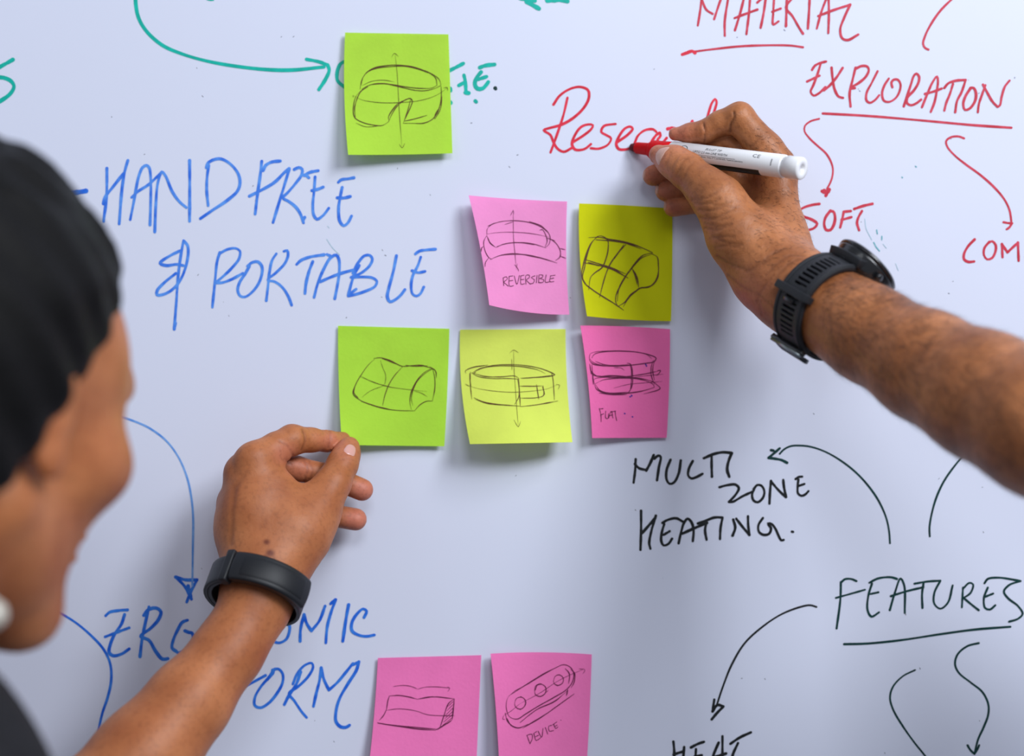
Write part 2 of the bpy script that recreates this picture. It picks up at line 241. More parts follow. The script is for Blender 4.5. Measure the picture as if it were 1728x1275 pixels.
# ------------------------------------------------------------------ sticky notes
def paper(name, col, dark=.05, tr=.34): return mat(name, lin(*col), .75, .15, var=dark, vscale=45, bump=.25, bscale=500, trans=tr)
class Note:
    def __init__(s, label, cor, lift, m, mid=0, bows=(0,0,0,0), pw=1.6, vp=1.5):
        s.c = [np.array(c, float) for c in cor]; s.l = lift; s.mid = mid; s.b = bows; s.pw = pw; s.vp = vp
        top = (s.c[0]+s.c[1])/2
        s.root = empty('sticky_note', P(top[0], top[1], 0), label, 'sticky note')
        n = 26; V, F = [], []
        for j in range(n+1):
            for i in range(n+1):
                u, v = i/n, j/n; q = s.px(u, v); V.append(P(q[0], q[1], s.dep(u, v)))
        for j in range(n):
            for i in range(n):
                a = j*(n+1)+i; F.append((a, a+1, a+n+2, a+n+1))
        V = [np.array(q) for q in V]
        o = mesh('paper_sheet', V, F, m, s.root)
        md = o.modifiers.new('solid', 'SOLIDIFY'); md.thickness = .00012; md.offset = 1; es = o.modifiers.new('crisp', 'EDGE_SPLIT'); es.split_angle = .8
        s.k = 0
    def px(s, u, v):
        a, b, c, d = s.c
        q = a*(1-u)*(1-v)+b*u*(1-v)+c*u*v+d*(1-u)*v
        t, r, bo, l = s.b   # bows in px: top(y) right(x) bottom(y) left(x)
        q = q+np.array([l*(1-u)*4*v*(1-v)+r*u*4*v*(1-v), t*(1-v)*4*u*(1-u)+bo*v*4*u*(1-u)])
        return q
    def dep(s, u, v):
        tl, tr, br, bl = s.l; a = max(0, 1-u)**s.pw; b = max(0, u)**s.pw; vv = max(0, v)**s.vp
        return .25+(tl*a+tr*b)*(1-vv)+(bl*a+br*b+s.mid*4*u*(1-u))*vv
    def inv(s, x, y):
        u = v = .5
        for _ in range(12):
            q = s.px(u, v); e = np.array([x, y])-q; h = .01
            ju = (s.px(u+h, v)-q)/h; jv = (s.px(u, v+h)-q)/h
            d = np.linalg.solve(np.stack([ju, jv], 1), e); u += d[0]; v += d[1]
        return u, v
    def draw(s, name, m, wpx, region, st, label=None, dup=0, taper=.25):
        V, F = [], []
        for i, pts in enumerate(parse(region, st)):
            for r in range(1+dup):
                p2 = [(a+random.uniform(-.8, .8)*(r > 0), b+random.uniform(-.8, .8)*(r > 0)) for a, b in pts]
                ribbon_px(catmull(p2, 3.0), wpx*(1.0 if r == 0 else .6), V, F, lambda a, b: s.dep(*s.inv(a, b)), .22+.004*(s.k % 20), taper, .15); s.k += 1
        o = mesh(name, V, F, m, s.root, False)
        if label: o['label'] = label
G1 = paper('green_paper', (206,246,84)); G2 = paper('green_paper_two', (202,246,80)); Y1 = paper('olive_yellow_paper', (228,230,20)); Y2 = paper('lemon_paper', (240,252,116))
K1 = paper('light_pink_paper', (255,166,222), tr=.30); K2 = paper('pink_paper', (255,120,186), tr=.10); K3 = paper('pink_paper_two', (255,130,196), tr=.10)
n = Note('green sticky note at the top with a goggles sketch', [(582.4,54.9),(756.8,57.9),(763.5,258.4),(587.5,261.1)], (3,.5,6,13), G1, 2, (0,0,1,-4))
n.draw('pencil_sketch', M_pen, 1.25, 'n1', """235 590 245 520 290 450 360 410 450 395 550 390 650 402 750 430 840 470 890 510 903 560;240 560 260 490 300 445 380 415 470 405 600 400 700 420 800 455;240 600 300 560 360 548 440 545 520 560 600 580 700 600 780 602 850 585 900 562;
250 590 320 555 400 542 500 552 620 572 740 582 830 580 870 560;240 600 200 650 182 710 178 780 195 830 260 865 340 885 420 888 470 860;300 570 240 610 205 680 190 750 195 820;470 860 500 790 540 730 590 690 650 665 668 690 655 730 610 830 590 872;475 850 470 820 520 740 560 700 640 668;650 680 630 760 600 850;
590 872 680 872 760 870 830 840 870 790 900 700 906 600 900 540;600 855 690 835 790 805;850 835 855 800 885 750;855 835 900 750 912 650;870 560 860 500 790 445 740 430""", dup=1)
n.draw('pencil_axis_lines', M_pen, .8, 'n1', "525 310 540 450 550 620 560 800 580 1060;175 640 240 675 340 695 450 703 600 698 720 685 830 655 900 620 955 578;925 580 955 575 958 605;495 325 517 293 553 320;558 1043 582 1075 605 1035;200 870 280 900 400 892;250 560 330 525 430 515 520 530;175 640 180 660", dup=0)
n = Note('light pink sticky note reading REVERSIBLE, left edge curling off', [(790.9,329.4),(956.9,339.7),(960.7,530.6),(825.6,514.5)], (10,.6,7,24), K1, 2, (1.5,-3,4.5,3), 1.5, .9)
n.draw('pen_sketch', M_penp, 1.2, 'n2', """235 390 235 350 270 315 340 290 430 283 530 290 620 315 690 355 718 400 712 460 680 490;240 325 300 300;305 488 260 455 235 400;305 488 360 462 450 450 560 455 640 475 690 492;310 480 400 455 500 452 600 468;640 355 660 350 690 400 698 440 680 485;
235 395 212 440 220 510 250 565 275 580;260 580 340 550 440 540 540 545 650 570 775 608;270 575 350 545 460 535 600 560 700 580;720 420 770 460 800 520 795 560 760 588;700 415 760 438;560 290 650 320 700 370;190 520 195 490 208 482;795 495 838 505;800 555 840 570;250 568 225 600 222 635""", dup=1)
n.draw('pen_axis_lines', M_penp, .8, 'n2', "437 210 438 300 440 420 450 530 462 660;415 245 437 200;437 200 443 232;445 618 470 645 480 672;470 610 462 645;235 385 300 375 400 370 520 375 620 388 720 410;370 312 440 290", dup=0)
n.draw('handwritten_word', M_penp, 1.1, 'n2', "360 720 365 780;358 722 385 712 392 730 362 752;362 752 400 785;405 710 410 785 440 780;405 745 435 740;405 710 435 705;445 705 465 770 485 702;495 705 498 770 525 765;496 735 520 732;495 705 522 700;535 770 535 702 560 700 560 720 538 735 570 770;605 705 575 718 600 735 590 762 570 765;620 700 615 758;635 698 632 755;635 698 665 700 660 718 638 725 672 735 665 755 632 757;690 698 685 755 715 750;722 705 760 700;725 704 718 750 750 748;722 728 748 722", 'handwritten word REVERSIBLE', taper=0)
n = Note('olive yellow sticky note with bold curved block sketch under the curled fingers', [(977.2,343),(1134.6,351.8),(1132.4,541.6),(990.6,533.2)], (5,.4,4,15), Y1, 1, (-1,1,2,-5))
n.draw('pen_sketch', M_pen, 1.9, 'n2', """1015 412 1100 410 1180 425 1290 445 1400 480 1505 528;1070 430 1160 435 1300 455 1420 500;1075 410 1030 460 1000 530 975 620 962 700 985 760 1050 815 1150 880 1240 935 1285 968;1090 400 1040 450 1005 540 985 640 970 720 1000 775;
1080 405 1110 398 1160 430 1165 500 1150 570 1120 640 1060 685 1030 720 1018 810;1285 465 1240 530 1190 600 1160 660 1130 750 1100 870;1300 465 1250 520 1200 590;975 605 1080 622 1200 655 1320 722;990 580 1100 615 1180 640 1300 690;1010 600 1100 630;
1505 528 1430 550 1370 610 1320 680 1260 780 1225 860 1225 915 1250 945;1495 540 1420 570 1360 630 1300 710 1250 800 1235 900;1500 535 1540 560 1550 620 1550 680 1525 750 1480 790 1410 800 1370 830 1320 880 1280 945;1555 640 1545 720 1500 780 1440 795;
1350 650 1385 710 1400 795;1355 660 1375 710 1388 775;1240 940 1290 910 1340 850 1400 805""", dup=1)
n = Note('green sticky note held at its lower left corner by thumb and finger', [(570.4,549.4),(758.3,554.4),(749.8,752.7),(577,750.5)], (1.5,.6,5,12.5), G2, 0, (0,1,0,-2))
NOTE4 = n
n.draw('pencil_sketch', M_pen, 1.25, 'n3', """330 305 290 340 240 410 205 470 185 540 230 580 310 615 400 640 500 652 600 655;325 300 370 295 430 310 480 335 520 352 580 348 650 345 720 365;520 355 470 410 430 470 400 550 385 620;720 365 660 400 610 460 575 540 570 600 580 645;
725 370 680 395 630 440 595 500 580 570 590 620;725 370 738 430 738 510 722 588;722 588 680 590 640 612 600 655;200 480 190 530 220 570;240 590 330 620 440 645;705 355 745 385 750 430;380 300 440 320 500 345;540 345 600 352 690 348""", dup=1)
n.draw('pencil_axis_lines', M_pen, .7, 'n3', "220 420 300 450 400 485 520 505 685 523;370 310 385 360 405 410 400 470 385 490;245 562 300 520 390 485;230 415 320 460 450 495;600 520 650 535 690 560")
n = Note('lemon yellow sticky note in the lower middle with a strap ring sketch', [(776.4,556),(954.4,554.9),(966,745.7),(793,749)], (1.2,.8,15,21), Y2, 13, (0,-3,0,-6), 1.4, 1.9)
n.draw('pencil_sketch', M_pen, 1.2, 'n3', """990 400 1040 370 1120 348 1240 340 1370 350 1480 375 1550 410 1480 425 1320 432;1000 400 1080 420 1180 425 1285 418 1308 435;985 395 1030 420 1120 435 1240 435 1310 440;1020 390 1000 400;1010 385 1080 360 1200 350 1330 355 1440 378 1490 402;950 400 945 385 1000 360 1100 345;
980 390 980 480 990 575;975 400 978 450 985 490;1005 565 1060 590 1160 610 1320 622;1010 575 1100 605 1250 618;1308 435 1312 520 1318 625;1300 440 1308 480 1308 560 1280 610;1315 488 1400 488 1472 485;1472 485 1475 550 1430 565 1315 568;1428 475 1445 575;1470 490 1485 545;
1530 395 1540 440 1550 580;1320 625 1420 615 1500 600 1575 588;1535 395 1555 412;1330 435 1450 425 1540 415""", dup=1)
n.draw('pencil_axis_lines', M_pen, .7, 'n3', "1273 245 1275 350 1285 500 1295 640 1305 760;1245 265 1272 242 1308 262;1275 715 1305 762 1320 725;945 470 1000 495 1100 515 1250 528 1400 520 1500 505 1575 475;1560 475 1585 480 1575 508;945 475 975 490;1260 300 1262 380")
n = Note('deep pink sticky note reading FLAT at the right of the middle row', [(979.3,549),(1130.8,555.2),(1125,738.3),(999.3,738.8)], (9,1.5,3.5,10), K2, 1, (-1.5,1.5,0,3), 1.7, .8)
n.draw('pen_sketch', M_penp, 1.3, 'n4', """190 405 200 370 260 350 380 342 520 342 650 355 760 382 815 410 800 440 700 460 560 478 420 485 300 475 220 445 190 405;215 410 240 375 350 350 500 345 640 355 740 380 775 415;250 440 330 470 450 478 560 470;190 420 215 460 320 482 460 484;
205 510 220 560 250 575 350 585 500 590;200 520 260 575 400 575 580 585;500 585 640 570 760 548 855 525;830 525 858 525 845 550 820 572;570 460 585 520 585 620 570 720 540 745;545 458 575 465 590 500 598 600 585 690 545 740;235 640 235 610 300 590 420 588 580 590 720 610 800 640 845 680;
235 640 260 700 330 735 450 742 560 738 700 715 800 685;250 660 290 710 380 735 550 730;245 650 320 615 430 600 600 600 720 622 790 655 800 680;285 735 400 750 540 750;215 470 225 580 230 660;195 460 210 560;790 430 770 500 772 580 800 655;800 430 785 520 800 620;800 640 855 690 840 705 700 745""", dup=1)
n.draw('pen_axis_lines', M_penp, .8, 'n4', "420 690 560 655 720 640 875 628;600 590 720 575 885 560;420 500 490 503 520 525")
n.draw('handwritten_word', M_penp, 1.1, 'n4', "285 880 300 940 302 1005;285 885 320 882;295 945 325 930;345 905 345 970 365 975 372 930;372 970 385 930 398 905 412 970;375 950 410 940;390 912 440 905;432 905 438 950 448 995", 'handwritten word FLAT', taper=0)
n.draw('blue_dots', M_penb, 2.2, 'n4', "522 928 526 930;594 958 598 960;716 468 720 470;724 482 726 484;572 770 575 772;586 758 590 764", taper=0)
n = Note('pink sticky note with a wedge block sketch at the bottom edge', [(637.7,1109.7),(812.2,1105),(803,1308),(620,1312)], (2,.5,6,9), K3, 2, (0,0,0,2))
n.draw('pen_sketch', M_penp, 1.5, 'n5', """235 385 225 420 215 480;215 480 195 520 165 555;235 385 300 382 370 392 430 408;430 408 490 395 560 392 685 405;150 570 260 588 380 600 480 608 570 615;155 575 300 595 440 615 560 622;685 405 645 440 615 520 585 610;685 405 680 480 672 550;672 550 620 585 570 620;560 620 665 560;440 405 540 388""", dup=1)
n.draw('pen_hatching', M_penp, .9, 'n5', "640 460 682 420;632 490 682 440;625 520 680 465;618 545 678 490;608 570 676 512;598 595 674 535;590 605 668 552;260 320 330 312 390 320 432 338;432 338 480 325 560 322 650 330;635 322 655 332 640 355;215 485 290 475 370 480 430 492 500 515 600 522 690 522", taper=.1)
n = Note('pink sticky note reading DEVICE at the bottom edge', [(827.8,1102.4),(998.6,1103.8),(989,1306),(843,1306)], (6,2,4,14), K3, 2, (-3,1,0,2), 1.6, .9)
n.draw('pen_sketch', M_penp, 1.4, 'n5', """1065 385 1110 350 1200 300 1300 240 1400 185 1445 168 1490 185 1515 230 1505 290 1460 345 1380 395 1280 450 1180 510 1120 545 1070 530 1050 480 1050 420 1065 385;1080 375 1180 310 1300 235 1420 175;1040 500 1055 560 1100 600 1140 605 1200 580;1160 610 1280 540 1400 455 1518 370;1170 600 1300 525 1420 445;
1140 570 1260 480 1380 425 1470 350;1050 540 1080 590 1130 608;1495 200 1520 230 1518 290 1495 330;1455 195 1485 230 1480 300;1475 340 1465 385;1105 435 1115 405 1150 393 1180 415 1178 450 1145 478 1112 462 1105 435;1242 345 1250 315 1285 302 1320 325 1318 365 1285 388 1250 375 1242 345;1247 350 1262 310 1295 305;1375 280 1385 250 1415 238 1442 260 1438 295 1405 312 1380 300 1375 280""", dup=1)
n.draw('pen_axis_lines', M_penp, .8, 'n5', "1030 520 1080 490 1140 440;1140 440 1280 365 1400 285 1500 235 1585 200;1550 197 1592 200;1592 200 1590 215 1575 232;1030 520 1022 545 1040 548;1320 365 1340 345")
n.draw('handwritten_word', M_penp, 1.1, 'n5', "1190 658 1212 718;1190 658 1225 650 1228 680 1212 715;1238 645 1255 695 1285 675;1246 670 1270 658;1238 645 1258 632;1268 630 1292 672 1302 610;1318 605 1335 650;1362 590 1342 595 1345 630 1375 625;1375 580 1390 612 1405 600;1370 585 1398 565;1382 598 1400 588;1425 553 1427 554", 'handwritten word DEVICE', taper=0)

# ------------------------------------------------------------------ bodies: smooth-union surfaces turned into one mesh
f4 = np.float32
def smin(a, b, k):
    h = np.clip(.5+.5*(b-a)/k, 0, 1); return b*(1-h)+a*h-k*h*(1-h)
def smax(a, b, k): return -smin(-a, -b, k)
def cone(a, b, ra, rb, n=None, f=1.0):
    a = np.array(a, float); b = np.array(b, float); ba = b-a; L2 = max(1e-9, ba@ba); R = max(ra, rb)*max(1, 1/f)
    if n is not None: n = np.array(n, float); n /= np.linalg.norm(n)
    def ev(x, y, z):
        px, py, pz = x-a[0], y-a[1], z-a[2]
        t = np.clip((px*ba[0]+py*ba[1]+pz*ba[2])/L2, 0, 1)
        qx, qy, qz = px-t*ba[0], py-t*ba[1], pz-t*ba[2]
        d2 = qx*qx+qy*qy+qz*qz
        if n is not None:
            c = qx*n[0]+qy*n[1]+qz*n[2]; d2 = d2+c*c*(1/f**2-1)
        return np.sqrt(np.maximum(d2, 1e-12))-(ra+(rb-ra)*t)
    return ev, np.minimum(a, b)-R, np.maximum(a, b)+R
def ellip(c, r, M=None, s=1.0):
    c = np.array(c, float); r = np.array(r, float)*s; M = np.eye(3) if M is None else np.array(M); R = r.max()
    def ev(x, y, z):
        p = (x-c[0], y-c[1], z-c[2])
        q = [p[0]*M[0, i]+p[1]*M[1, i]+p[2]*M[2, i] for i in range(3)]   # world -> local (M columns = local axes)
        k0 = np.sqrt(sum((q[i]/r[i])**2 for i in range(3))+1e-12); k1 = np.sqrt(sum((q[i]/r[i]**2)**2 for i in range(3))+1e-12)
        return k0*(k0-1)/k1
    return ev, c-R, c+R
class Body:
    """groups: list of (k_inside, [prims]); group 0 is the trunk, each other group blends to it with its own k; cuts are subtracted"""
    def __init__(s): s.g = []; s.cuts = []
    def group(s, prims, k, kb=None): s.g.append((prims, k, kb or k)); return s
    def ev(s, x, y, z):
        tr = None
        for p in s.g[0][0]:
            d = p[0](x, y, z); tr = d if tr is None else smin(tr, d, s.g[0][1])
        res = tr
        for prims, k, kb in s.g[1:]:
            g = None
            for p in prims:
                d = p[0](x, y, z); g = d if g is None else smin(g, d, k)
            res = np.minimum(res, smin(tr, g, kb))
        for p, k in s.cuts: res = smax(res, -p[0](x, y, z), k)
        return res
    def grid(s, X, Y, Z):
        shp = (len(X), len(Y), len(Z)); BIG = f4(.05)
        def sl(lo, hi, m):
            return tuple(slice(max(0, int(np.searchsorted(A, lo[i]-m))-1), int(np.searchsorted(A, hi[i]+m))+1) for i, A in enumerate((X, Y, Z)))
        def loc(q): return X[q[0]][:, None, None], Y[q[1]][None, :, None], Z[q[2]][None, None, :]
        def acc(prims, k, out):
            for p in prims:
                q = sl(p[1], p[2], max(.012, k*1.2)); d = p[0](*loc(q)).astype(f4); out[q] = smin(out[q], d, f4(k))
        tr = np.full(shp, BIG, f4); acc(s.g[0][0], s.g[0][1], tr); res = tr.copy()
        for prims, k, kb in s.g[1:]:
            lo = np.min([p[1] for p in prims], 0); hi = np.max([p[2] for p in prims], 0); q = sl(lo, hi, max(.014, kb*1.2))
            XX, YY, ZZ = X[q[0]], Y[q[1]], Z[q[2]]
            sub = np.full((len(XX), len(YY), len(ZZ)), BIG, f4)
            for p in prims:
                r = tuple(slice(max(0, int(np.searchsorted(A, p[1][i]-max(.012, k*1.2)))-1), int(np.searchsorted(A, p[2][i]+max(.012, k*1.2)))+1) for i, A in enumerate((XX, YY, ZZ)))
                d = p[0](XX[r[0]][:, None, None], YY[r[1]][None, :, None], ZZ[r[2]][None, None, :]).astype(f4); sub[r] = smin(sub[r], d, f4(k))
            res[q] = np.minimum(res[q], smin(tr[q], sub, f4(kb)))
        for p, k in s.cuts:
            q = sl(p[1], p[2], .01); res[q] = smax(res[q], -p[0](*loc(q)).astype(f4), f4(k))
        return res
def nets(F, X, Y, Z):
    """surface nets on a rectilinear grid"""
    ins = F < 0
    c = ins[:-1, :-1, :-1].astype(np.int8)
    for dx in (0, 1):
        for dy in (0, 1):
            for dz in (0, 1):
                if dx+dy+dz: c = c+ins[dx:F.shape[0]-1+dx, dy:F.shape[1]-1+dy, dz:F.shape[2]-1+dz]
    I = np.argwhere((c > 0) & (c < 8)); n = len(I)
    idx = np.full(c.shape, -1, np.int32); idx[tuple(I.T)] = np.arange(n)
    acc = np.zeros((n, 3)); cnt = np.zeros(n)
    ax = (X, Y, Z); cor = [(a, b, d) for a in (0, 1) for b in (0, 1) for d in (0, 1)]
    for p in cor:
        for e in range(3):
            if p[e]: continue
            q = list(p); q[e] = 1
            fa = F[tuple((I+p).T)]; fb = F[tuple((I+q).T)]; m = (fa < 0) != (fb < 0)
            t = np.where(m, fa/np.where(m, fa-fb, 1), 0)
            for d in range(3):
                va = ax[d][I[:, d]+p[d]]; vb = ax[d][I[:, d]+q[d]]
                acc[:, d] += np.where(m, va+(vb-va)*t, 0)
            cnt += m
    V = acc/cnt[:, None]; Q = []
    for e in range(3):
        a, b = [(1, 2), (2, 0), (0, 1)][e]
        A = ins; sl0 = [slice(None)]*3; sl1 = [slice(None)]*3; sl0[e] = slice(0, -1); sl1[e] = slice(1, None)
        E = np.argwhere(A[tuple(sl0)] != A[tuple(sl1)])
        E = E[(E[:, a] > 0) & (E[:, b] > 0) & (E[:, a] < F.shape[a]-1) & (E[:, b] < F.shape[b]-1)]
        pos = ins[tuple(E.T)]
        def cell(da, db):
            g = E.copy(); g[:, a] -= da; g[:, b] -= db; return idx[tuple(g.T)]
        q = np.stack([cell(1, 1), cell(0, 1), cell(0, 0), cell(1, 0)], 1)
        q[~pos] = q[~pos][:, ::-1]; Q.append(q)
    Q = np.vstack(Q); return V, Q[(Q >= 0).all(1)]
def smooth(V, Q, it=2, lam=.5):
    e = np.vstack([Q[:, [0, 1]], Q[:, [1, 2]], Q[:, [2, 3]], Q[:, [3, 0]]]); n = len(V)
    cnt = np.bincount(e[:, 0], minlength=n)+np.bincount(e[:, 1], minlength=n)
    for k in range(it):
        for l in (lam, -lam*.96 if k % 2 else lam*.3):
            S_ = np.stack([np.bincount(e[:, 0], V[e[:, 1], d], n)+np.bincount(e[:, 1], V[e[:, 0], d], n) for d in range(3)], 1)
            V = V+l*(S_/np.maximum(1, cnt)[:, None]-V)
    return V
def vnormals(V, Q):
    fn = np.cross(V[Q[:, 2]]-V[Q[:, 0]], V[Q[:, 3]]-V[Q[:, 1]]); N = np.zeros_like(V)
    for j in range(4):
        for d in range(3): N[:, d] += np.bincount(Q[:, j], fn[:, d], len(V))
    return N/np.maximum(1e-12, np.linalg.norm(N, axis=1))[:, None]
def proj(V):
    k = D/(D+V[:, 1]); return np.stack([864+V[:, 0]*k/PX, 637.5-(V[:, 2]-ZC)*k/PX], 1)
def fastmesh(name, V, Q, m, parent):
    me = bpy.data.meshes.new(name); me.vertices.add(len(V)); me.vertices.foreach_set('co', V.astype(f4).ravel())
    me.loops.add(Q.size); me.loops.foreach_set('vertex_index', Q.astype(np.int32).ravel())
    me.polygons.add(len(Q)); me.polygons.foreach_set('loop_start', np.arange(0, Q.size, 4, dtype=np.int32)); me.polygons.foreach_set('loop_total', np.full(len(Q), 4, np.int32))
    me.update(); me.validate()
    return link(name, me, m, parent)
def crease(V, N, lines, dep=None):
    """skin folds: thin grooves pressed into the skin near polylines; returns fold strength"""
    px = proj(V); tone = np.zeros(len(V)); front = N[:, 1] < .25
    for pts, amt, wd, dr in lines:
        c = catmull(pts, 2.0) if len(pts) > 1 else np.array(pts, float)
        lo = c.min(0)-wd*4; hi = c.max(0)+wd*4
        m = front & (px[:, 0] > lo[0]) & (px[:, 0] < hi[0]) & (px[:, 1] > lo[1]) & (px[:, 1] < hi[1]) & (-V[:, 1]*1000 > dr[0]) & (-V[:, 1]*1000 < dr[1])
        I = np.where(m)[0]
        if not len(I): continue
        d = np.sqrt(((px[I][:, None, :]-c[None])**2).sum(2)).min(1)
        g = np.exp(-(d/wd)**2); V[I] -= N[I]*(g*amt/1000)[:, None]; tone[I] = np.maximum(tone[I], g*min(1, abs(amt)/.5))
    return tone
def setattr_(o, name, a):
    at = o.data.attributes.new(name, 'FLOAT', 'POINT'); at.data.foreach_set('value', a.astype(f4))

def skin(name, c1, c2, fold, mark=None, rough=.48, wr=.5, hairdots=0, wscale=150):
    m = bpy.data.materials.new(name); m.use_nodes = True; nt = m.node_tree; N = nt.nodes; L = nt.links; b = N['Principled BSDF']
    tc = N.new('ShaderNodeTexCoord')
    def noise(s, det=5, dist=0):
        n = N.new('ShaderNodeTexNoise'); n.inputs['Scale'].default_value = s; n.inputs['Detail'].default_value = det; n.inputs['Distortion'].default_value = dist
        L.new(tc.outputs['Object'], n.inputs['Vector']); return n
    n1 = noise(38); rp = N.new('ShaderNodeValToRGB'); rp.color_ramp.elements[0].position = .33; rp.color_ramp.elements[1].position = .68
    rp.color_ramp.elements[0].color = lin(*c2); rp.color_ramp.elements[1].color = lin(*c1); L.new(n1.outputs['Fac'], rp.inputs['Fac'])
    def mixc(fac, prev, col):
        mx = N.new('ShaderNodeMix'); mx.data_type = 'RGBA'; L.new(fac, mx.inputs[0]); L.new(prev, mx.inputs[6]); mx.inputs[7].default_value = lin(*col); return mx.outputs[2]
    def attr(nm, g):
        a = N.new('ShaderNodeAttribute'); a.attribute_name = nm; mm = N.new('ShaderNodeMath'); mm.operation = 'MULTIPLY'; mm.use_clamp = True; mm.inputs[1].default_value = g; L.new(a.outputs['Fac'], mm.inputs[0]); return mm.outputs[0]
    out = mixc(attr('fold', .55), rp.outputs[0], fold)
    if mark: out = mixc(attr('mark', 1.1), out, mark)
    out = mixc(attr('pink', .7), out, (205, 122, 104))
    n4 = noise(420, 3); r4 = N.new('ShaderNodeValToRGB'); r4.color_ramp.elements[0].position = .3; r4.color_ramp.elements[1].position = .5; r4.color_ramp.elements[0].color = (1,1,1,1); r4.color_ramp.elements[1].color = (0,0,0,1)
    L.new(n4.outputs['Fac'], r4.inputs[0]); mm = N.new('ShaderNodeMath'); mm.operation = 'MULTIPLY'; mm.inputs[1].default_value = .25; L.new(r4.outputs[0], mm.inputs[0]); out = mixc(mm.outputs[0], out, fold)
    L.new(out, b.inputs['Base Color']); b.inputs['Roughness'].default_value = rough; b.inputs['Specular IOR Level'].default_value = .35
    b.inputs['Subsurface Weight'].default_value = .12; b.inputs['Subsurface Radius'].default_value = (.9, .35, .2); b.inputs['Subsurface Scale'].default_value = .004
    n2 = noise(wscale, 7, .8); n3 = N.new('ShaderNodeTexVoronoi'); n3.inputs['Scale'].default_value = 900; L.new(tc.outputs['Object'], n3.inputs['Vector'])
    ad = N.new('ShaderNodeMath'); ad.operation = 'MULTIPLY_ADD'; ad.inputs[1].default_value = .12; L.new(n3.outputs['Distance'], ad.inputs[0]); L.new(n2.outputs['Fac'], ad.inputs[2])
    bp = N.new('ShaderNodeBump'); bp.inputs['Strength'].default_value = wr; bp.inputs['Distance'].default_value = .0012; L.new(ad.outputs[0], bp.inputs['Height']); L.new(bp.outputs['Normal'], b.inputs['Normal'])
    return m
def bvh_of(V, Q): return BVHTree.FromPolygons([Vector(v) for v in V], [tuple(map(int, q)) for q in Q])
CAMP = Vector((0, -D, ZC))
def hit_px(bv, px, py):
    t = Vector(P(px, py, 0)); h = bv.ray_cast(CAMP, (t-CAMP).normalized()); return h
def nail(bv, px, py, ang, ln, wd, m, parent, view=None, lift=.25, label=None):
    """finger nail: curved plate pressed on the finger; px,py = centre in the photo, ang = pixel angle of its length, sizes in mm;
       view = direction the nail faces (world), default towards the camera"""
    dv = Vector(view).normalized() if view else None
    c = Vector(P(px, py, 0)); h = hit_px(bv, px, py)
    if h[0] is None: print('nail miss', px, py); return
    cen = h[0]
    n = (-dv if dv else (cen-CAMP).normalized())        # into the finger
    if dv:
        q = bv.ray_cast(cen-h[1]*.006+dv*.03, -dv, .06)
        if q[0] is not None and (q[0]-cen).length < .016: cen = q[0]
    ax = Vector((math.cos(ang), 0, -math.sin(ang))); ax = (ax-n*ax.dot(n)).normalized(); sd = n.cross(ax).normalized()
    V, F = [], []; NR, NA = 6, 28
    def pt(u, v, up):
        q = bv.find_nearest(cen+ax*u+sd*v); g = q[1] if q[1].dot(n) < 0 else -q[1]
        return q[0]+g*up
    for r in range(NR+1):
        for k in range(NA):
            a = 2*math.pi*k/NA; ca, sa = math.cos(a), math.sin(a); e = .75
            u = math.copysign(abs(ca)**e, ca)*ln/2000*r/NR; v = math.copysign(abs(sa)**e, sa)*wd/2000*r/NR
            V.append(pt(u, v, (lift*(1.0-.15*(r/NR)**2) if r < NR else -.15)/1000))
    for r in range(NR):
        for k in range(NA):
            a = r*NA+k; b = r*NA+(k+1) % NA; F.append((a, b, b+NA, a+NA))
    o = mesh('fingernail', V, F, m, parent); return o
def J(px, py, dm): return P(px, py, dm)
def chain(js, k=None, n=None, f=1.0):
    """js: list of (px, py, depth_mm, radius_px)"""
    return [cone(J(*a[:3]), J(*b[:3]), RR(a[3], a[2]), RR(b[3], b[2]), n, f) for a, b in zip(js[:-1], js[1:])]
def axis_grid(segs):
    out = [segs[0][0]]
    for a, b, h in segs:
        n = max(1, int(round((b-a)/h))); out += list(np.linspace(a, b, n+1)[1:])
    return np.array(out)

# ---------------- right: the writing hand
M_skinR = skin('skin_tan', (190,122,76), (148,88,50), (84,42,24), rough=.46, wr=.5, wscale=130)
M_nailR2 = mat('thumb_nail_plate', lin(214,168,152), .3, .5, var=.1, vscale=250)
M_nailR = mat('nail_plate', lin(196,142,118), .32, .5, var=.12, vscale=300)
pR = empty('person', J(2050, 900, 290), 'bare forearm and hand with black strap watch writing with the red marker', 'person')
B = Body()
B.group([
    *chain([(1310,285,37,29), (1320,400,52,34), (1345,480,70,48)]),
    *chain([(1300,318,30,26), (1300,400,46,34), (1340,490,66,48)]),
    *chain([(1280,352,26,22), (1286,425,42,32), (1337,492,66,42)]),
    *chain([(1212,338,60,36), (1252,400,64,45), (1306,462,72,52), (1352,498,80,59)]),
    *chain([(1230,400,54,28), (1280,474,60,28), (1348,512,74,42)]),
    *chain([(1348,492,80,59), (1417,532,106,66), (1470,565,126,74), (1562,617,158,86), (1660,667,190,101), (1760,718,222,112), (1990,860,290,112)]),
    *chain([(1990,860,290,108), (2080,900,300,112), (2500,1000,340,160)]),
], .014)
B.group(chain([(1310,285,37,29), (1291,250,38,28), (1247,199,37,25.5)]) , .006, .010)      # index, first bone
B.g[-1] = (B.g[-1][0]+chain([(1247,199,37,25.5), (1215,208,33,20), (1191,221,30,18.5), (1165,225,26,16), (1139,226,22.5,11)]), .0035, .010)
B.group(chain([(1294,300,30,25), (1262,262,26,21), (1225,238,24,18), (1190,255,17,17.5), (1150,280,14,17.5), (1102,296,13,17.5)]), .0035, .008)
B.group(chain([(1286,335,28,24), (1240,300,24,21), (1215,296,17,19), (1165,312,14,18.5), (1123,323,12,17)]), .0035, .008)
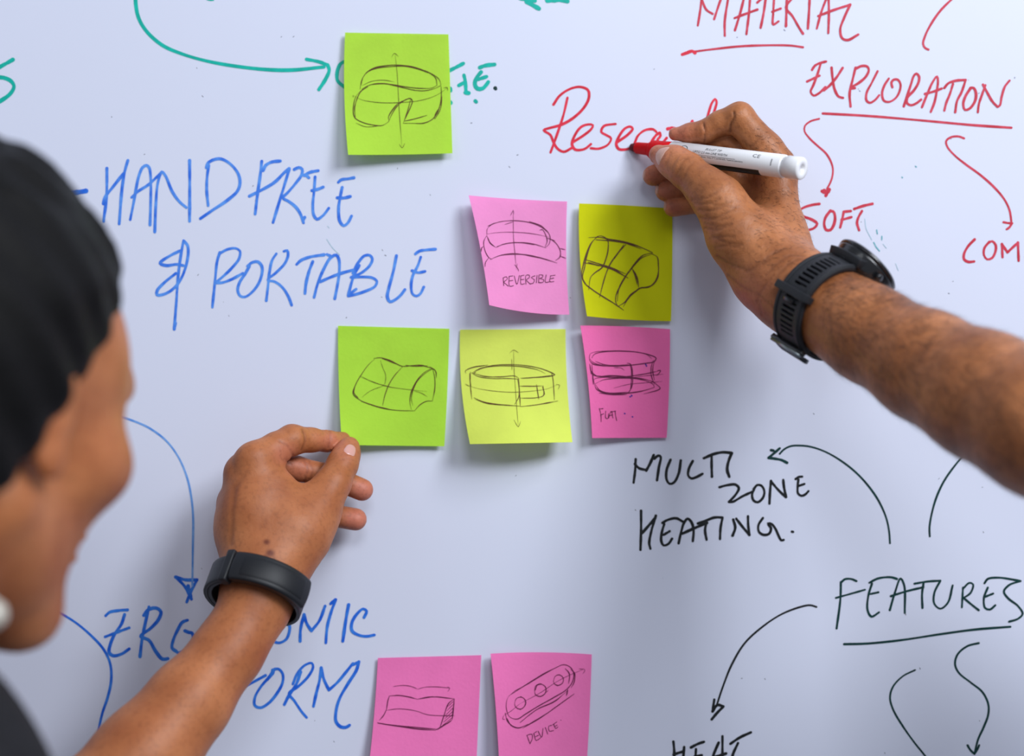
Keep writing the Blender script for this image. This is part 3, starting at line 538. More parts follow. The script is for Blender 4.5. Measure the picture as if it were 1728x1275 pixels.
B.group(chain([(1268,365,26,22), (1225,345,17,20), (1182,342,14,16.5), (1136,350,12,16)]), .0035, .008)
B.group(chain([(1214,338,60,36), (1185,311,53,31), (1158,287,46,29), (1137,273,39,26), (1112,261,32,17)]), .005, .012)
X = axis_grid([(.072, .235, .00105), (.235, .34, .0018), (.34, .62, .006)]); Y = axis_grid([(-.46, -.26, .006), (-.26, -.10, .0020), (-.10, -.0005, .00105)]); Z = axis_grid([(1.20, 1.36, .006), (1.36, 1.49, .0018), (1.49, 1.634, .00105)])
V, Q = nets(B.grid(X, Y, Z), X, Y, Z); V = smooth(V, Q, 2); N = vnormals(V, Q)
FR = []
def fold(s, amt=.5, wd=2.2, dr=(0, 200), region='O'):
    return [(p, amt, wd, dr) for p in parse(region, s)]
REG['R'] = (1040,140,3.75); REG['T'] = (1160,300,3.035); REG['U'] = (340,680,4.553)
FR += fold("552 258 562 310 556 372;548 250 560 300", .7, 1.6, region='R')
FR += fold("742 185 745 215 722 262 720 310", 1.1, 2.0, region='R')
FR += fold("745 180 728 200 690 225", .3, 1.8, region='R')
FR += fold("775 230 800 260 790 300;800 225 830 270;840 265 860 310;760 250 775 290", .18, 2.0, region='R')
FR += fold("455 470 420 500 395 560;400 460 370 500 350 545;490 500 455 540 430 600;430 480 400 530 380 590;345 440 330 480 315 520", .25, 2.0, region='R')
FR += fold("520 800 600 805 680 780 760 790;530 850 600 860 680 830 740 800;500 760 590 760 660 730;560 915 640 925 720 900;590 985 660 970 750 975;620 1040 700 1030 780 1040;480 740 560 730 640 690", .38, 1.9, region='R')
FR += fold("830 400 870 420 920 385;800 370 850 400 910 350;850 420 900 440 960 410", .3, 2.2, region='R')
FR += fold("400 500 450 450 520 400 600 400;420 560 480 480 560 420 640 420;380 440 420 400 500 360;350 650 390 560 440 500;300 480 360 450 420 420", .35, 2.4, region='T')
FR += fold("210 500 280 560 350 600 380 700;150 400 220 440 300 470;130 300 200 330 280 340;360 600 440 660", .4, 2.4, region='T')
FR += fold("100 200 160 215 220 200;90 230 150 245 230 235;110 130 170 140 230 120", .35, 1.8, region='T')
tone = crease(V, N, FR)
# gentle muscle and tendon relief
px = proj(V); wv = np.sin(px[:, 0]*.13+2*np.sin(px[:, 1]*.05))*np.sin(px[:, 1]*.11+1.3)
V += N*(wv*.00012)[:, None]
bodyR = fastmesh('body', V, Q, M_skinR, pR); setattr_(bodyR, 'fold', np.clip(tone, 0, 1))
pk = np.zeros(len(V))
for cx, cy, r in ((1140,222,34), (1100,296,26), (1120,323,24), (1134,352,22), (1105,262,26), (1262,505,36)):
    pk = np.maximum(pk, .8*np.exp(-(((px-[cx, cy])**2).sum(1))/r**2))
setattr_(bodyR, 'pink', pk); setattr_(bodyR, 'mark', pk*0)
VR, QR, NR_ = V, Q, N; bvR = bvh_of(V, Q)
nail(bvR, 1113, 259, math.radians(209), 14, 12.5, M_nailR2, pR, lift=.4)
nail(bvR, 1088, 296, math.radians(180), 8, 7.5, M_nailR, pR, view=(-.98,-.12,.10))
nail(bvR, 1109, 323, math.radians(185), 8, 7.5, M_nailR, pR, view=(-.98,-.12,.05))
nail(bvR, 1122, 352, math.radians(185), 7, 6.5, M_nailR, pR, view=(-.98,-.12,.05))
nail(bvR, 1131, 221, math.radians(185), 8, 7, M_nailR, pR, view=(-.5,.35,.75))

# ---------------- left: the woman holding the green note
M_skinL = skin('skin_brown', (188,118,74), (160,92,54), (104,54,32), mark=(96,34,18), rough=.5, wr=.28, wscale=90)
M_nailL = mat('nail_plate_pink', lin(214,160,150), .3, .5, var=.08, vscale=200)
pL = empty('person', (-.30, -.36, .95), 'dark-haired person at the left edge reaching up to hold the green note', 'person')
HC = np.array([-.245, -.315, 1.441]); HS = .86; YAW, PIT, ROL = math.radians(64), math.radians(-13), math.radians(0)
HM = np.array((Matrix.Rotation(YAW, 3, 'Z') @ Matrix.Rotation(-PIT, 3, 'Y') @ Matrix.Rotation(ROL, 3, 'X')))
H = lambda x, y, z: HC+HM @ np.array([x, y, z])*HS
def headprims():
    g = [ellip(H(-.012, 0, .030), (.096, .076, .088), HM, HS), ellip(H(.040, 0, .020), (.058, .064, .070), HM, HS), ellip(H(.030, 0, -.035), (.062, .058, .078), HM, HS),
         cone(H(-.005, .048, -.050), H(.062, .016, -.100), .022*HS, .017*HS), cone(H(-.005, -.048, -.050), H(.062, -.016, -.100), .022*HS, .017*HS), cone(H(.060, -.012, -.100), H(.060, .012, -.100), .017*HS, .017*HS),
         ellip(H(.058, .040, -.022), (.030, .026, .024), HM, HS), ellip(H(.058, -.040, -.022), (.030, .026, .024), HM, HS),
         cone(H(.088, .030, .026), H(.094, .006, .024), .009*HS, .009*HS), cone(H(.088, -.030, .026), H(.094, -.006, .024), .009*HS, .009*HS),
         cone(H(-.030, 0, -.060), H(-.060, 0, -.150), .056*HS, .054*HS)]
    nose = [cone(H(.092, 0, .012), H(.112, 0, -.028), .008*HS, .011*HS), ellip(H(.103, .012, -.030), (.011, .009, .008), HM, HS), ellip(H(.103, -.012, -.030), (.011, .009, .008), HM, HS)]
    lips = [ellip(H(.089, 0, -.056), (.013, .024, .007), HM, HS), ellip(H(.087, 0, -.068), (.013, .021, .008), HM, HS)]
    ears = [[ellip(H(-.008, s*.076, -.004), (.017, .007, .029), HM, HS), ellip(H(-.004, s*.078, -.030), (.009, .005, .010), HM, HS)] for s in (1, -1)]
    cuts = [(ellip(H(.098, s*.032, .004), (.016, .017, .012), HM, HS), .008) for s in (1, -1)]+[(ellip(H(-.006, s*.087, .002), (.010, .006, .016), HM, HS), .004) for s in (1, -1)]
    return g, nose, lips, ears, cuts
hg, nose, lips, ears, hcuts = headprims()
B = Body()
shR = np.array([-.275, -.49, 1.182]); shL = np.array([-.47, -.25, 1.21]); nb = (H(-.060, 0, -.150))
B.group(hg, .022)
arm = [*chain([(428,778,56,25), (436,860,60,40), (446,950,66,50)]),
       *chain([(404,800,50,22), (418,880,56,36), (440,960,64,46)]),
       *chain([(394,848,42,21), (408,900,50,28), (436,960,62,40)]),
       *chain([(400,882,36,17), (416,932,48,24)]),
       *chain([(532,862,50,34), (506,900,58,46), (470,950,66,52)]),
       *chain([(470,820,54,24), (480,880,58,36)]),
       *chain([(446,952,66,48), (438,992,72,47), (427,1034,80,46), (384,1100,92,52), (318,1185,108,64), (246,1275,124,79), (130,1400,150,95), (-40,1530,185,100)]),
       cone(J(-40,1530,185), shL, RR(96,185), .048), cone(shL, nb-np.array([0,0,.03]), .05, .05), cone(shR, nb-np.array([0,0,.03]), .05, .05),
       cone(nb, (nb[0], nb[1], 1.05), .07, .11)]
G0 = hg+arm
B.g[0] = (G0, .015, .015)
B.group(nose, .006, .010); B.group(lips, .004, .006)
for e in ears: B.group(e, .004, .005)
B.group(chain([(432,772,56,24), (466,756,46,26), (493,742,38,25), (525,742,30,19.5), (553,744,22,17), (578,742,10,14)]), .0035, .010)
B.group(chain([(408,795,50,22), (450,775,34,20), (500,790,26,20), (556,803,22,20), (611,826,20,19)]), .0035, .008)
B.group(chain([(396,846,40,20), (450,840,24,18), (520,862,20,19), (600,876,19,19)]), .0035, .008)
B.group(chain([(396,880,34,17), (440,905,20,15), (480,930,16,14), (520,925,15,13)]), .0035, .008)
B.group(chain([(534,862,50,34), (562,815,42,28.5), (578,783,33,24.5), (586,764,27,20), (590,752,23.5,15.5)]), .005, .012)
B.cuts = hcuts
X = axis_grid([(-.60, -.42, .008), (-.42, -.20, .0030), (-.20, -.080, .00115)]); Y = axis_grid([(-.60, -.13, .0036), (-.13, -.092, .0018), (-.092, -.0005, .00115)]); Z = axis_grid([(.94, 1.24, .007), (1.24, 1.28, .003), (1.28, 1.432, .00115), (1.432, 1.60, .0028)])
V, Q = nets(B.grid(X, Y, Z), X, Y, Z); V = smooth(V, Q, 2); N = vnormals(V, Q)
FL = fold("775 200 790 250 792 300 770 360;985 215 988 280 978 340;600 290 660 330 700 400 690 430;640 430 690 470", .5, 1.8, region='U')
FL += fold("790 440 815 500 800 560 790 600;830 450 850 520 830 580", .55, 1.8, region='U')
FL += fold("1080 400 1130 390 1190 410;1060 440 1120 425 1185 445;1050 700 1100 690", .22, 2.0, region='U')
FL += fold("250 650 240 800 235 950 225 1080", .35, 4, region='U'); FL += fold("330 560 270 640 250 760", .25, 4, region='U')
tone = crease(V, N, FL)
px = proj(V)
bodyL = fastmesh('body', V, Q, M_skinL, pL); setattr_(bodyL, 'fold', np.clip(tone, 0, 1))
def spots(L, gate):
    a = np.zeros(len(V))
    for cx, cy, rx, ry, s in L: a = np.maximum(a, s*np.clip(1.6*np.exp(-((px[:, 0]-cx)/rx)**2-((px[:, 1]-cy)/ry)**2)-.25, 0, 1))
    return a*gate
fr = (N[:, 1] < .1) & (V[:, 1] > -.13)
setattr_(bodyL, 'mark', spots([(450,914,6,5,.8), (456,933,8,7,.8), (448,941,7,5,.7), (462,946,4,8,.6)], fr))
setattr_(bodyL, 'pink', spots([(590,752,26,26,.5), (614,828,26,22,1), (602,878,26,22,1), (565,742,30,20,.6), (482,765,24,22,.5), (505,790,26,20,.5)], fr))
VL, QL = V, Q; bvL = bvh_of(V, Q)
nail(bvL, 590, 750, math.radians(-62), 10.5, 8.0, M_nailL, pL, view=(.35,-.9,.3))
# face details
M_eye = mat('eye_white', lin(235,232,228), .2); M_iris = mat('iris_brown', lin(50,28,18), .2); M_lip = mat('lip_skin', lin(150,82,72), .4)
def lathe(name, prof, m, parent, c, ax, seg=32, smooth=True):
    ax = Vector(ax).normalized(); u = ax.orthogonal().normalized(); v = ax.cross(u); V_, F_ = [], []
    for r, h in prof:
        for k in range(seg):
            a = 2*math.pi*k/seg; V_.append(Vector(c)+ax*h+u*(r*math.cos(a))+v*(r*math.sin(a)))
    n_ = len(prof)
    for j in range(n_-1):
        for k in range(seg): a = j*seg+k; b = j*seg+(k+1) % seg; F_.append((a, b, b+seg, a+seg))
    F_.append(tuple(range(seg))[::-1]); F_.append(tuple(range((n_-1)*seg, n_*seg)))
    return mesh(name, V_, F_, m, parent, smooth)
sph = lambda r, n=10: [(r*math.sin(math.pi*(i+.3)/(n+.6)), -r*math.cos(math.pi*(i+.3)/(n+.6))) for i in range(n+1)]
for s in (1, -1):
    e = lathe('eyeball', sph(.0100), M_eye, pL, H(.0775, s*.031, .003), HM @ np.array([1, 0, 0]))
    i_ = lathe('iris', [(.0001, .0004), (.003, .0003), (.0055, -.0006), (.0055, -.003)][::-1], M_iris, pL, H(.0888, s*.031, .003), HM @ np.array([1, 0, 0]))
    # lashes and brow
    Vv, Fv = [], []
    for k in range(26):
        a = (k/25-.5)*2; p0 = H(.089-.006*a*a, s*.032+.013*a, .011-.004*a*a); p1 = H(.100-.006*a*a, s*.032+.016*a, .013-.003*a*a); b_ = len(Vv)
        Vv += [p0, p0+HM @ np.array([0, .0006, 0]), p1]; Fv.append((b_, b_+1, b_+2))
    o = mesh('eyelashes', Vv, Fv, M_iris, pL); o['kind'] = 'stuff'
# hair: cap of hair following the skull, cut along the hairline
def tomesh(ev, lo, hi, h):
    XX = np.arange(lo[0], hi[0], h); YY = np.arange(lo[1], hi[1], h); ZZ = np.arange(lo[2], hi[2], h)
    return nets(ev(XX[:, None, None], YY[None, :, None], ZZ[None, None, :]).astype(f4), XX, YY, ZZ)
e1 = ellip(H(-.018, 0, .032), (.105, .089, .103), HM, HS); e2 = ellip(H(-.045, 0, -.030), (.066, .082, .080), HM, HS); e3 = ellip(H(-.140, 0, .01), (.040, .046, .046), HM, HS)
def hair_ev(x, y, z):
    d = smin(smin(e1[0](x, y, z), e2[0](x, y, z), .03), e3[0](x, y, z), .012)
    p = (x-HC[0], y-HC[1], z-HC[2]); lx = p[0]*HM[0, 0]+p[1]*HM[1, 0]+p[2]*HM[2, 0]; ly = p[0]*HM[0, 1]+p[1]*HM[1, 1]+p[2]*HM[2, 1]; lz = p[0]*HM[0, 2]+p[1]*HM[1, 2]+p[2]*HM[2, 2]
    cut = lx*.857-lz*.514-.006+.25*np.maximum(0, np.abs(ly)-.045)       # hairline plane
    d = smax(d, cut, .012)
    wv = .0016*np.sin(ly*260+lx*60+2*np.sin(lz*70))+.0012*np.sin(lx*190+lz*230)
    return d+wv
hv, hq = tomesh(hair_ev, HC-.21, HC+.21, .0034)
M_hair = mat('dark_hair', lin(12,11,12), .6, .15, var=.4, vscale=60, bump=.9, bscale=260)
hair = fastmesh('hair', hv, hq, M_hair, pL); hair['label'] = 'dark pulled-back hair'
M_pearl = mat('pearl', lin(190,184,172), .25, .6)
er = J(-13, 1036, 372); er0 = lathe('earring', [(.0001, -.008)]+[(.0062*math.sin(math.pi*i/10), -.0062*math.cos(math.pi*i/10)) for i in range(1, 10)]+[(.0001, .008)], M_pearl, pL, er, (0, 0, 1)); er0['label'] = 'pale round earring'
# dark top
M_cloth = mat('dark_jersey', lin(34,34,38), .85, .2, var=.3, vscale=150, bump=.5)
cl = [cone(shR, (nb[0], nb[1], nb[2]-.048), .060, .076), cone(shL, (nb[0], nb[1], nb[2]-.048), .069, .078), cone((nb[0], nb[1], nb[2]-.08), (nb[0], nb[1], 1.0), .105, .125), cone((nb[0]-.0, nb[1], 1.0), (nb[0], nb[1], .93), .125, .13),
      cone(shL, shL+(J(-40,1530,185)-shL)*.5, .062, .056), cone(shR, shR+np.array([.02, -.03, -.16]), .066, .054)]
def cloth_ev(x, y, z):
    d = None
    for c in cl: q = c[0](x, y, z); d = q if d is None else smin(d, q, .03)
    return smax(d+.0015*np.sin(x*90+z*60+2*np.sin(y*50)), -cone((nb[0], nb[1], nb[2]-.01), nb+(H(-.03,0,-.06)-nb), .062, .060)[0](x, y, z), .006)
cv, cq = tomesh(cloth_ev, np.array([-.66, -.72, .80]), np.array([-.05, -.06, 1.36]), .006)
o = fastmesh('dark_top', cv, cq, M_cloth, pL)

# man's sleeve (outside the frame)
cl = [cone(J(2300,950,262), J(2640,1010,320), .088, .104)]
sv, sq = tomesh(lambda x, y, z: smax(cl[0][0](x, y, z), -cone(J(2100,900,240), J(2560,1000,300), .072, .084)[0](x, y, z), .004)+.001*np.sin(x*120+z*70), np.array([.25,-.60,1.05]), np.array([.80,-.02,1.60]), .006)
fastmesh('shirt_sleeve', sv, sq, mat('navy_cotton', lin(40,48,72), .85, .2, bump=.4), pR)

# arm hair
def armhair(name, bv, n, box_, m, parent, L0=(4, 9), dirpx=(.85, .5), drop=.5):
    Vv, Fv = [], []; t = 0
    dv = Vector((dirpx[0], 0, -dirpx[1])).normalized()
    Is = rng.permutation(len(VR)); pxx = proj(VR); cnt = 0
    for i in Is:
        x, y = pxx[i]
        if not (box_[0] < x < box_[2] and box_[1] < y < box_[3]) or NR_[i][1] > .55: continue
        dens = box_[4](x, y)
        if random.random() > dens: continue
        nn = Vector(NR_[i]); p = Vector(VR[i]); d = (dv+Vector((random.gauss(0, .28), random.gauss(0, .2), random.gauss(0, .28)))); d = (d-nn*d.dot(nn)).normalized()
        L = random.uniform(*L0)/1000; sd = nn.cross(d).normalized()*.00012; b_ = len(Vv); K = 3
        for k in range(K+1):
            s_ = k/K; q = p+d*(L*s_)+nn*(L*(.42*s_-.18*s_*s_)*1.0-.0002)+sd*(20*math.sin(s_*2+i)*s_*s_)
            wd_ = 1-.8*s_; Vv += [q+sd*wd_, q-sd*wd_]
        for k in range(K): a = b_+2*k; Fv.append((a, a+1, a+3, a+2))
        cnt += 1
        if cnt >= n: break
    o = mesh(name, Vv, Fv, m, parent); o['kind'] = 'stuff'; return o
M_ah = mat('arm_hair_black', lin(58,36,24), .5)
armhair('arm_hair', bvR, 5500, (1385, 440, 1760, 860, lambda x, y: .7), M_ah, pR, (4, 9))
armhair('hand_hair', bvR, 420, (1270, 170, 1400, 450, lambda x, y: .25 if y > 200 else .1), M_ah, pR, (2.5, 5), (.8, .2))

# ------------------------------------------------------------------ marker pen
def frame(ax):
    ax = Vector(ax).normalized(); toC = (CAMP-Vector(PA)).normalized(); v = (toC-ax*toC.dot(ax)).normalized(); return ax, v, ax.cross(v)
PA = P(1064, 248, .8); PB = P(1354, 284.5, 80); pax, pfr, psd = frame(Vector(PB)-Vector(PA)); PLEN = (Vector(PB)-Vector(PA)).length
pen = empty('marker_pen', PA, 'white barrelled marker with red grip held in the right hand', 'marker pen')
M_white = mat('white_plastic', lin(238,238,240), .35, .5); M_redp = mat('red_plastic', lin(214,0,10), .5, .12); M_felt = mat('felt_nib_dark', lin(92,8,22), .8); M_lblk = mat('printed_black', lin(24,28,26), .45); M_print = mat('print_grey', lin(60,60,66), .6)
R0 = .0069
def pl(name, prof, m): return lathe(name, [(r, h) for r, h in prof], m, pen, PA, pax, 48)
pl('felt_nib', [(.0008, 0), (.0022, .0006), (.0028, .003), (.0028, .006)], M_felt)
pl('nib_holder', [(.0031, .0045), (.0036, .0052), (.0040, .0145), (.0046, .0150), (.0047, .0165)], M_redp)
pl('grip', [(.0050, .0160), (.0060, .0175), (.0064, .0300), (.0066, .0330)], M_redp)
pl('barrel', [(.0062, .0325), (.0069, .0330), (.0069, PLEN-.0125), (.0066, PLEN-.0118)], M_white)
pl('end_plug', [(.0060, PLEN-.0120), (.0060, PLEN-.0100), (.0067, PLEN-.0095), (.0067, PLEN-.0008), (.0062, PLEN), (.0020, PLEN), (.0016, PLEN-.0016), (.0001, PLEN-.0016)], M_white)
def onbar(h, ang, up=.00004):   # ang 0 = facing camera, + = upwards in the photo
    d = pfr*math.cos(ang)+psd*math.sin(ang)
    return Vector(PA)+pax*h+d*(R0+up)
if psd.z < 0: psd = -psd
def barpatch(name, h0, h1, a0, a1, m, up=.00005, n=16):
    Vv, Fv = [], []
    for j in range(n+1):
        for i in range(n+1): Vv.append(onbar(h0+(h1-h0)*i/n, a0+(a1-a0)*j/n, up))
    for j in range(n):
        for i in range(n): a = j*(n+1)+i; Fv.append((a, a+1, a+n+2, a+n+1))
    return mesh(name, Vv, Fv, m, pen)
barpatch('printed_band', .046, PLEN-.026, -1.9, -.62, M_lblk)
def bartext(txt, h, ang, size, m, slant=0, flip=False, sx=1.0):
    cu = bpy.data.curves.new('txt', 'FONT'); cu.body = txt; cu.size = size; cu.resolution_u = 2; cu.offset = 0
    to = bpy.data.objects.new('txt', cu); COL.objects.link(to); dg = bpy.context.evaluated_depsgraph_get(); me = bpy.data.meshes.new_from_object(to.evaluated_get(dg))
    bpy.data.objects.remove(to)
    Vv = [onbar(h+v.co.x*sx+slant*v.co.y, ang+v.co.y/R0, .00009) for v in me.vertices]; Fv = [tuple(p.vertices) for p in me.polygons]
    o = mesh('printed_text', Vv, Fv, m, pen, False); bpy.data.meshes.remove(me); return o
bartext('UPTO 2.5 mm LINE WIDTH', .052, .22, .0021, M_print)
bartext('BULLET TIP', .060, .58, .0023, M_print, .3)
bartext('Laboratory conditions, Temp 27\u00b0C and RH 65%, Tested at Laboratory', .050, -.12, .00135, M_lblk)
bartext('CE', .094, .46, .0034, M_print, sx=1.3)
for k in range(9): barpatch('printed_mark', PLEN-.0178, PLEN-.0172+.0003*(k % 2), -.08+.07*k, -.04+.07*k, M_print, .00009, 2)
for k in range(7): barpatch('printed_mark', .0375, .0382+.0003*(k % 2), .10+.08*k, .15+.08*k, M_print, .00009, 2)
def barring(name, hc, ac, r, m, w_=.00018, a0=0, a1=2*math.pi, ry=1.0):
    Vv, Fv = [], []; n = 30
    for k in range(n+1):
        a = a0+(a1-a0)*k/n
        for rr in (r-w_, r+w_): Vv.append(onbar(hc+rr*math.cos(a), ac+ry*rr*math.sin(a)/R0, .00009))
    for k in range(n): a = 2*k; Fv.append((a, a+1, a+3, a+2))
    return mesh(name, Vv, Fv, m, pen, False)
barring('printed_pictogram', .0445, .35, .0030, M_lblk)
bartext('/', .0440, .22, .0030, M_redp); barpatch('printed_line', .050, .083, .06, .085, M_print, .00009)

# ------------------------------------------------------------------ wrist straps
def surf_r(body_bv, c, d, rmax=.07):
    """radius of the arm along d from axis point c, shot from outside"""
    h = body_bv.ray_cast(Vector(c)+Vector(d)*rmax, -Vector(d), rmax)
    return (h[0]-Vector(c)).length if h[0] else None
class Ring:
    def __init__(s, bv, c, ax, width, off, nphi=180, nw=9, sm=9):
        s.c = Vector(c); s.ax = Vector(ax).normalized(); toC = (CAMP-s.c).normalized()
        s.u = (toC-s.ax*toC.dot(s.ax)).normalized(); s.v = s.ax.cross(s.u).normalized(); s.v = s.v*(1 if s.v.z > 0 else -1); s.w = width; s.nphi = nphi
        r = np.zeros((nw, nphi))
        for j in range(nw):
            cc = s.c+s.ax*(width*(j/(nw-1)-.5))
            for i in range(nphi):
                q = surf_r(bv, cc, s.dir(2*math.pi*i/nphi)); r[j, i] = q if q else np.nan
        r = np.where(np.isnan(r), np.nanmean(r), r)
        r = np.maximum(r.max(0)*.55+r.mean(0)*.45, 0)
        k = np.exp(-np.linspace(-2, 2, 2*sm+1)**2); k /= k.sum()
        r = np.maximum(np.convolve(np.concatenate([r[-sm:], r, r[:sm]]), k, 'valid'), r*.985)
        s.r = r+off
    def dir(s, a): return s.u*math.cos(a)+s.v*math.sin(a)
    def rad(s, a):
        t = (a/(2*math.pi) % 1)*s.nphi; i = int(t) % s.nphi; f = t-int(t); return s.r[i]*(1-f)+s.r[(i+1) % s.nphi]*f
    def pt(s, a, t, up=0):   # t in mm across the strap
        return s.c+s.ax*t+s.dir(a)*(s.rad(a)+up)
    def ang(s, px, py):
        best = min(range(360), key=lambda k: (lambda q: (q[0]-px)**2+(q[1]-py)**2)(proj(np.array([list(s.pt(math.radians(k), 0))]))[0])+(400 if math.cos(math.radians(k)) < -.2 else 0)); return math.radians(best)
    def sheet(s, name, a0, a1, t0, t1, m, parent, up0, th, n=None, nt=6, hole=None, crown=0, bev=.0004, taper=None):
        n = n or max(8, int(abs(a1-a0)/(2*math.pi)*240)); Vv, Fv = [], []
        closed = abs(abs(a1-a0)-2*math.pi) < 1e-6; nn = n if closed else n+1
        for i in range(nn):
            a = a0+(a1-a0)*i/n; f = taper(i/n) if taper else 1
            for j in range(nt+1):
                x = 2*j/nt-1; Vv.append(s.pt(a, (t0+t1)/2+(t1-t0)/2*x*f, up0+crown*(1-x*x)))
        for i in range(n):
            for j in range(nt):
                if hole and hole(i/n, j): continue
                i2 = (i+1) % nn; Fv.append((i*(nt+1)+j, i*(nt+1)+j+1, i2*(nt+1)+j+1, i2*(nt+1)+j))
        o = mesh(name, Vv, Fv, m, parent); md = o.modifiers.new('s', 'SOLIDIFY'); md.thickness = th; md.offset = 0
        if bev: b = o.modifiers.new('b', 'BEVEL'); b.width = bev; b.segments = 2; b.limit_method = 'ANGLE'; b.angle_limit = .8
        return o
M_rub = mat('black_rubber', lin(34,36,41), .55, .4, var=.15, vscale=90, bump=.15, bscale=900); M_case = mat('black_case', lin(22,23,26), .25, .5, coat=.4); M_band = mat('smooth_black_band', lin(26,28,33), .48, .4, var=.1, vscale=60); M_glass = mat('watch_glass', lin(22,24,29), .5, .35); M_met = mat('steel_pin', lin(150,160,165), .3, metal=.9)
# right wrist watch
cR = J(1394, 518, 97); axR = J(1500, 576, 138)-J(1300, 462, 56)
watch = empty('wristwatch', cR, 'chunky dark sports watch with slotted rubber strap on the hairy right wrist', 'wristwatch')
rg = Ring(bvR, cR, axR, .021, .0012)
aT = rg.ang(1432, 436); aB = rg.ang(1322, 585); aK = rg.ang(1352, 498)
print('watch angles', math.degrees(aT), math.degrees(aB), math.degrees(aK))
aT = math.radians(74); aB = math.radians(-72); aK = (aK+math.pi) % (2*math.pi)-math.pi; print('aK', math.degrees(aK))
NS = 240
def slots(n_, a, b):
    def h(f, j):
        if j not in (3, 4, 5, 6): return False
        if f < a or f > b: return False
        return ((f-a)/(b-a)*n_) % 1 > .52
    return h
span = aT-aB
fK = (aK-aB)/span
st = rg.sheet('strap', aB, aT, -.0115, .0115, M_rub, watch, .0014, .0026, n=NS, nt=9, crown=.0006, hole=lambda f, j: slots(9, fK+.04, .90)(f, j) or slots(8, .10, fK-.03)(f, j), bev=.0003)
rg.sheet('strap_underside', aB, aT, -.0095, .0095, M_case, watch, .0001, .0003, n=90, bev=0)
rg.sheet('strap', aT, aB+2*math.pi, -.0105, .0105, M_rub, watch, .0012, .0024, n=90)
for sd_ in (-.0096, .0096):
    for dd in (0,):
        rg.sheet('strap_ridge', aB, aT, sd_-.0012, sd_+.0012, M_rub, watch, .0030, .0010, n=120, nt=2)
rg.sheet('strap_keeper', aK-.075, aK+.075, -.0135, .0135, M_rub, watch, .0046, .0024, n=10, crown=.0005)
for sd_ in (-.0135, .0135): rg.sheet('keeper_side', aK-.075, aK+.075, sd_-.0008, sd_+.0008, M_rub, watch, .0026, .0050, n=8, nt=2)
rg.sheet('strap_peg', aK-.21, aK-.14, -.0040, .0040, M_case, watch, .0034, .0022, n=6, nt=4, crown=.0008)
# buckle at the lower side
rg.sheet('buckle', aB-.02, aB+.10, -.0138, .0138, M_case, watch, .0048, .0030, n=10, crown=.0003)
rg.sheet('strap_tongue', aB-.42, aB+.02, -.0100, .0100, M_rub, watch, .0058, .0026, n=18, taper=lambda f: .7+.3*min(1, f*3))
lathe('buckle_pin', [(.0001, -.013), (.001, -.013), (.001, .013), (.0001, .013)], M_met, watch, rg.pt(aB+.05, 0, .0066), rg.ax, 12)
# case on the far upper side of the wrist
aC = math.radians(110)
cc = rg.pt(aC, 0, .0005); cn = rg.dir(aC)
lathe('watch_case', [(0.01380, -.0040), (0.01748, -.0036), (0.01886, -.0010), (0.01932, .0030), (0.02006, .0050), (0.02006, .0064)], M_case, watch, cc, cn, 64)
lathe('bezel', [(0.01886, .0062), (0.02042, .0066), (0.02042, .0082), (0.01932, .0092), (0.01748, .0090)], M_case, watch, cc, cn, 64)
lathe('watch_face', [(0.01730, .0080), (0.01730, .0089), (0.00009, .0090)], M_glass, watch, cc, cn, 64)
for sg in (-1, 1):
    rg.sheet('lug', aC+sg*.50-.14, aC+sg*.50+.14, -.0125, .0125, M_rub, watch, .0050, .0050, n=10, crown=.001)
for t_ in (-.008, .008):
    lathe('case_button', [(.0001, 0), (.0022, 0), (.0022, .0022), (.0018, .0026), (.0001, .0026)], M_case, watch, cc+rg.ax*.0200+rg.dir(aC+math.pi/2)*t_+cn*.001, rg.ax, 20)
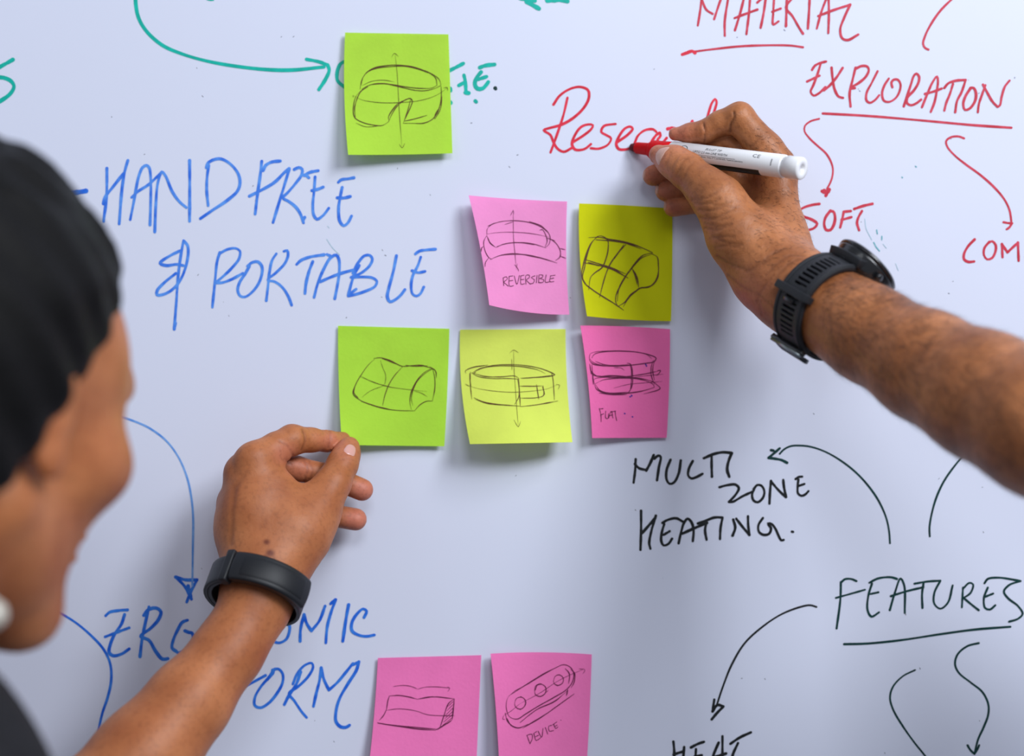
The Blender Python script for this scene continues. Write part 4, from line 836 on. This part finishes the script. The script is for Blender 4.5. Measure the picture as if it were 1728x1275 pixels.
lathe('strap_pin', [(.0001, -.0112), (.0008, -.0112), (.0008, .0112), (.0001, .0112)], M_met, watch, rg.pt(aT+.08, 0, .0030), rg.ax, 12)

# left wrist fitness band
cL = J(432, 999, 74); axL = J(415, 1045, 84)-J(450, 945, 62)
bandt = empty('fitness_band', cL, 'slim smooth black fitness band on the left wrist', 'fitness band')
rl = Ring(bvL, cL, axL, .016, .0012)
a0 = rl.ang(388, 962); a1 = rl.ang(505, 1005)
print('band angles', math.degrees(a0), math.degrees(a1))
def norm(a): return (a+math.pi) % (2*math.pi)-math.pi
a0, a1 = norm(a0), norm(a1)
if a0 > a1: a0, a1 = a1, a0
rl.sheet('strap', 0, 2*math.pi, -.0078, .0078, M_band, bandt, .0012, .0024, n=200, nt=6, crown=.0003)
am = (a0+a1)/2; hw = (a1-a0)/2
rl.sheet('tracker_module', am-hw*.92, am+hw*.78, -.0085, .0085, M_band, bandt, .0040, .0070, n=26, nt=8, crown=.0011, bev=.0014)
rl.sheet('tracker_screen', am-hw*.72, am+hw*.55, -.0062, .0062, M_glass, bandt, .0080, .0006, n=22, nt=6, crown=.0006, bev=.0002)
rl.sheet('band_joint', am+hw*.80, am+hw*.98, -.0100, .0100, M_band, bandt, .0046, .0072, n=6, nt=4, bev=.0008)
rl.sheet('strap_overlap', am+hw*1.0, am+hw*1.0+1.6, -.0080, .0080, M_band, bandt, .0038, .0024, n=40, nt=6)

# sub-parts: pieces that sit on a part of their thing
def sub(root, host, *names):
    h = [c for c in root.children if c.name.split('.')[0] == host][0]
    for c in list(root.children):
        if c.name.split('.')[0] in names: c.parent = h; c.matrix_parent_inverse = Matrix.Identity(4)
sub(watch, 'watch_case', 'bezel', 'watch_face', 'case_button', 'lug'); sub(watch, 'strap', 'strap_ridge', 'strap_keeper', 'keeper_side', 'strap_peg', 'strap_pin', 'strap_underside'); sub(watch, 'buckle', 'buckle_pin')
sub(bandt, 'tracker_module', 'tracker_screen'); sub(pen, 'barrel', 'printed_band', 'printed_text', 'printed_mark', 'printed_pictogram', 'printed_line')
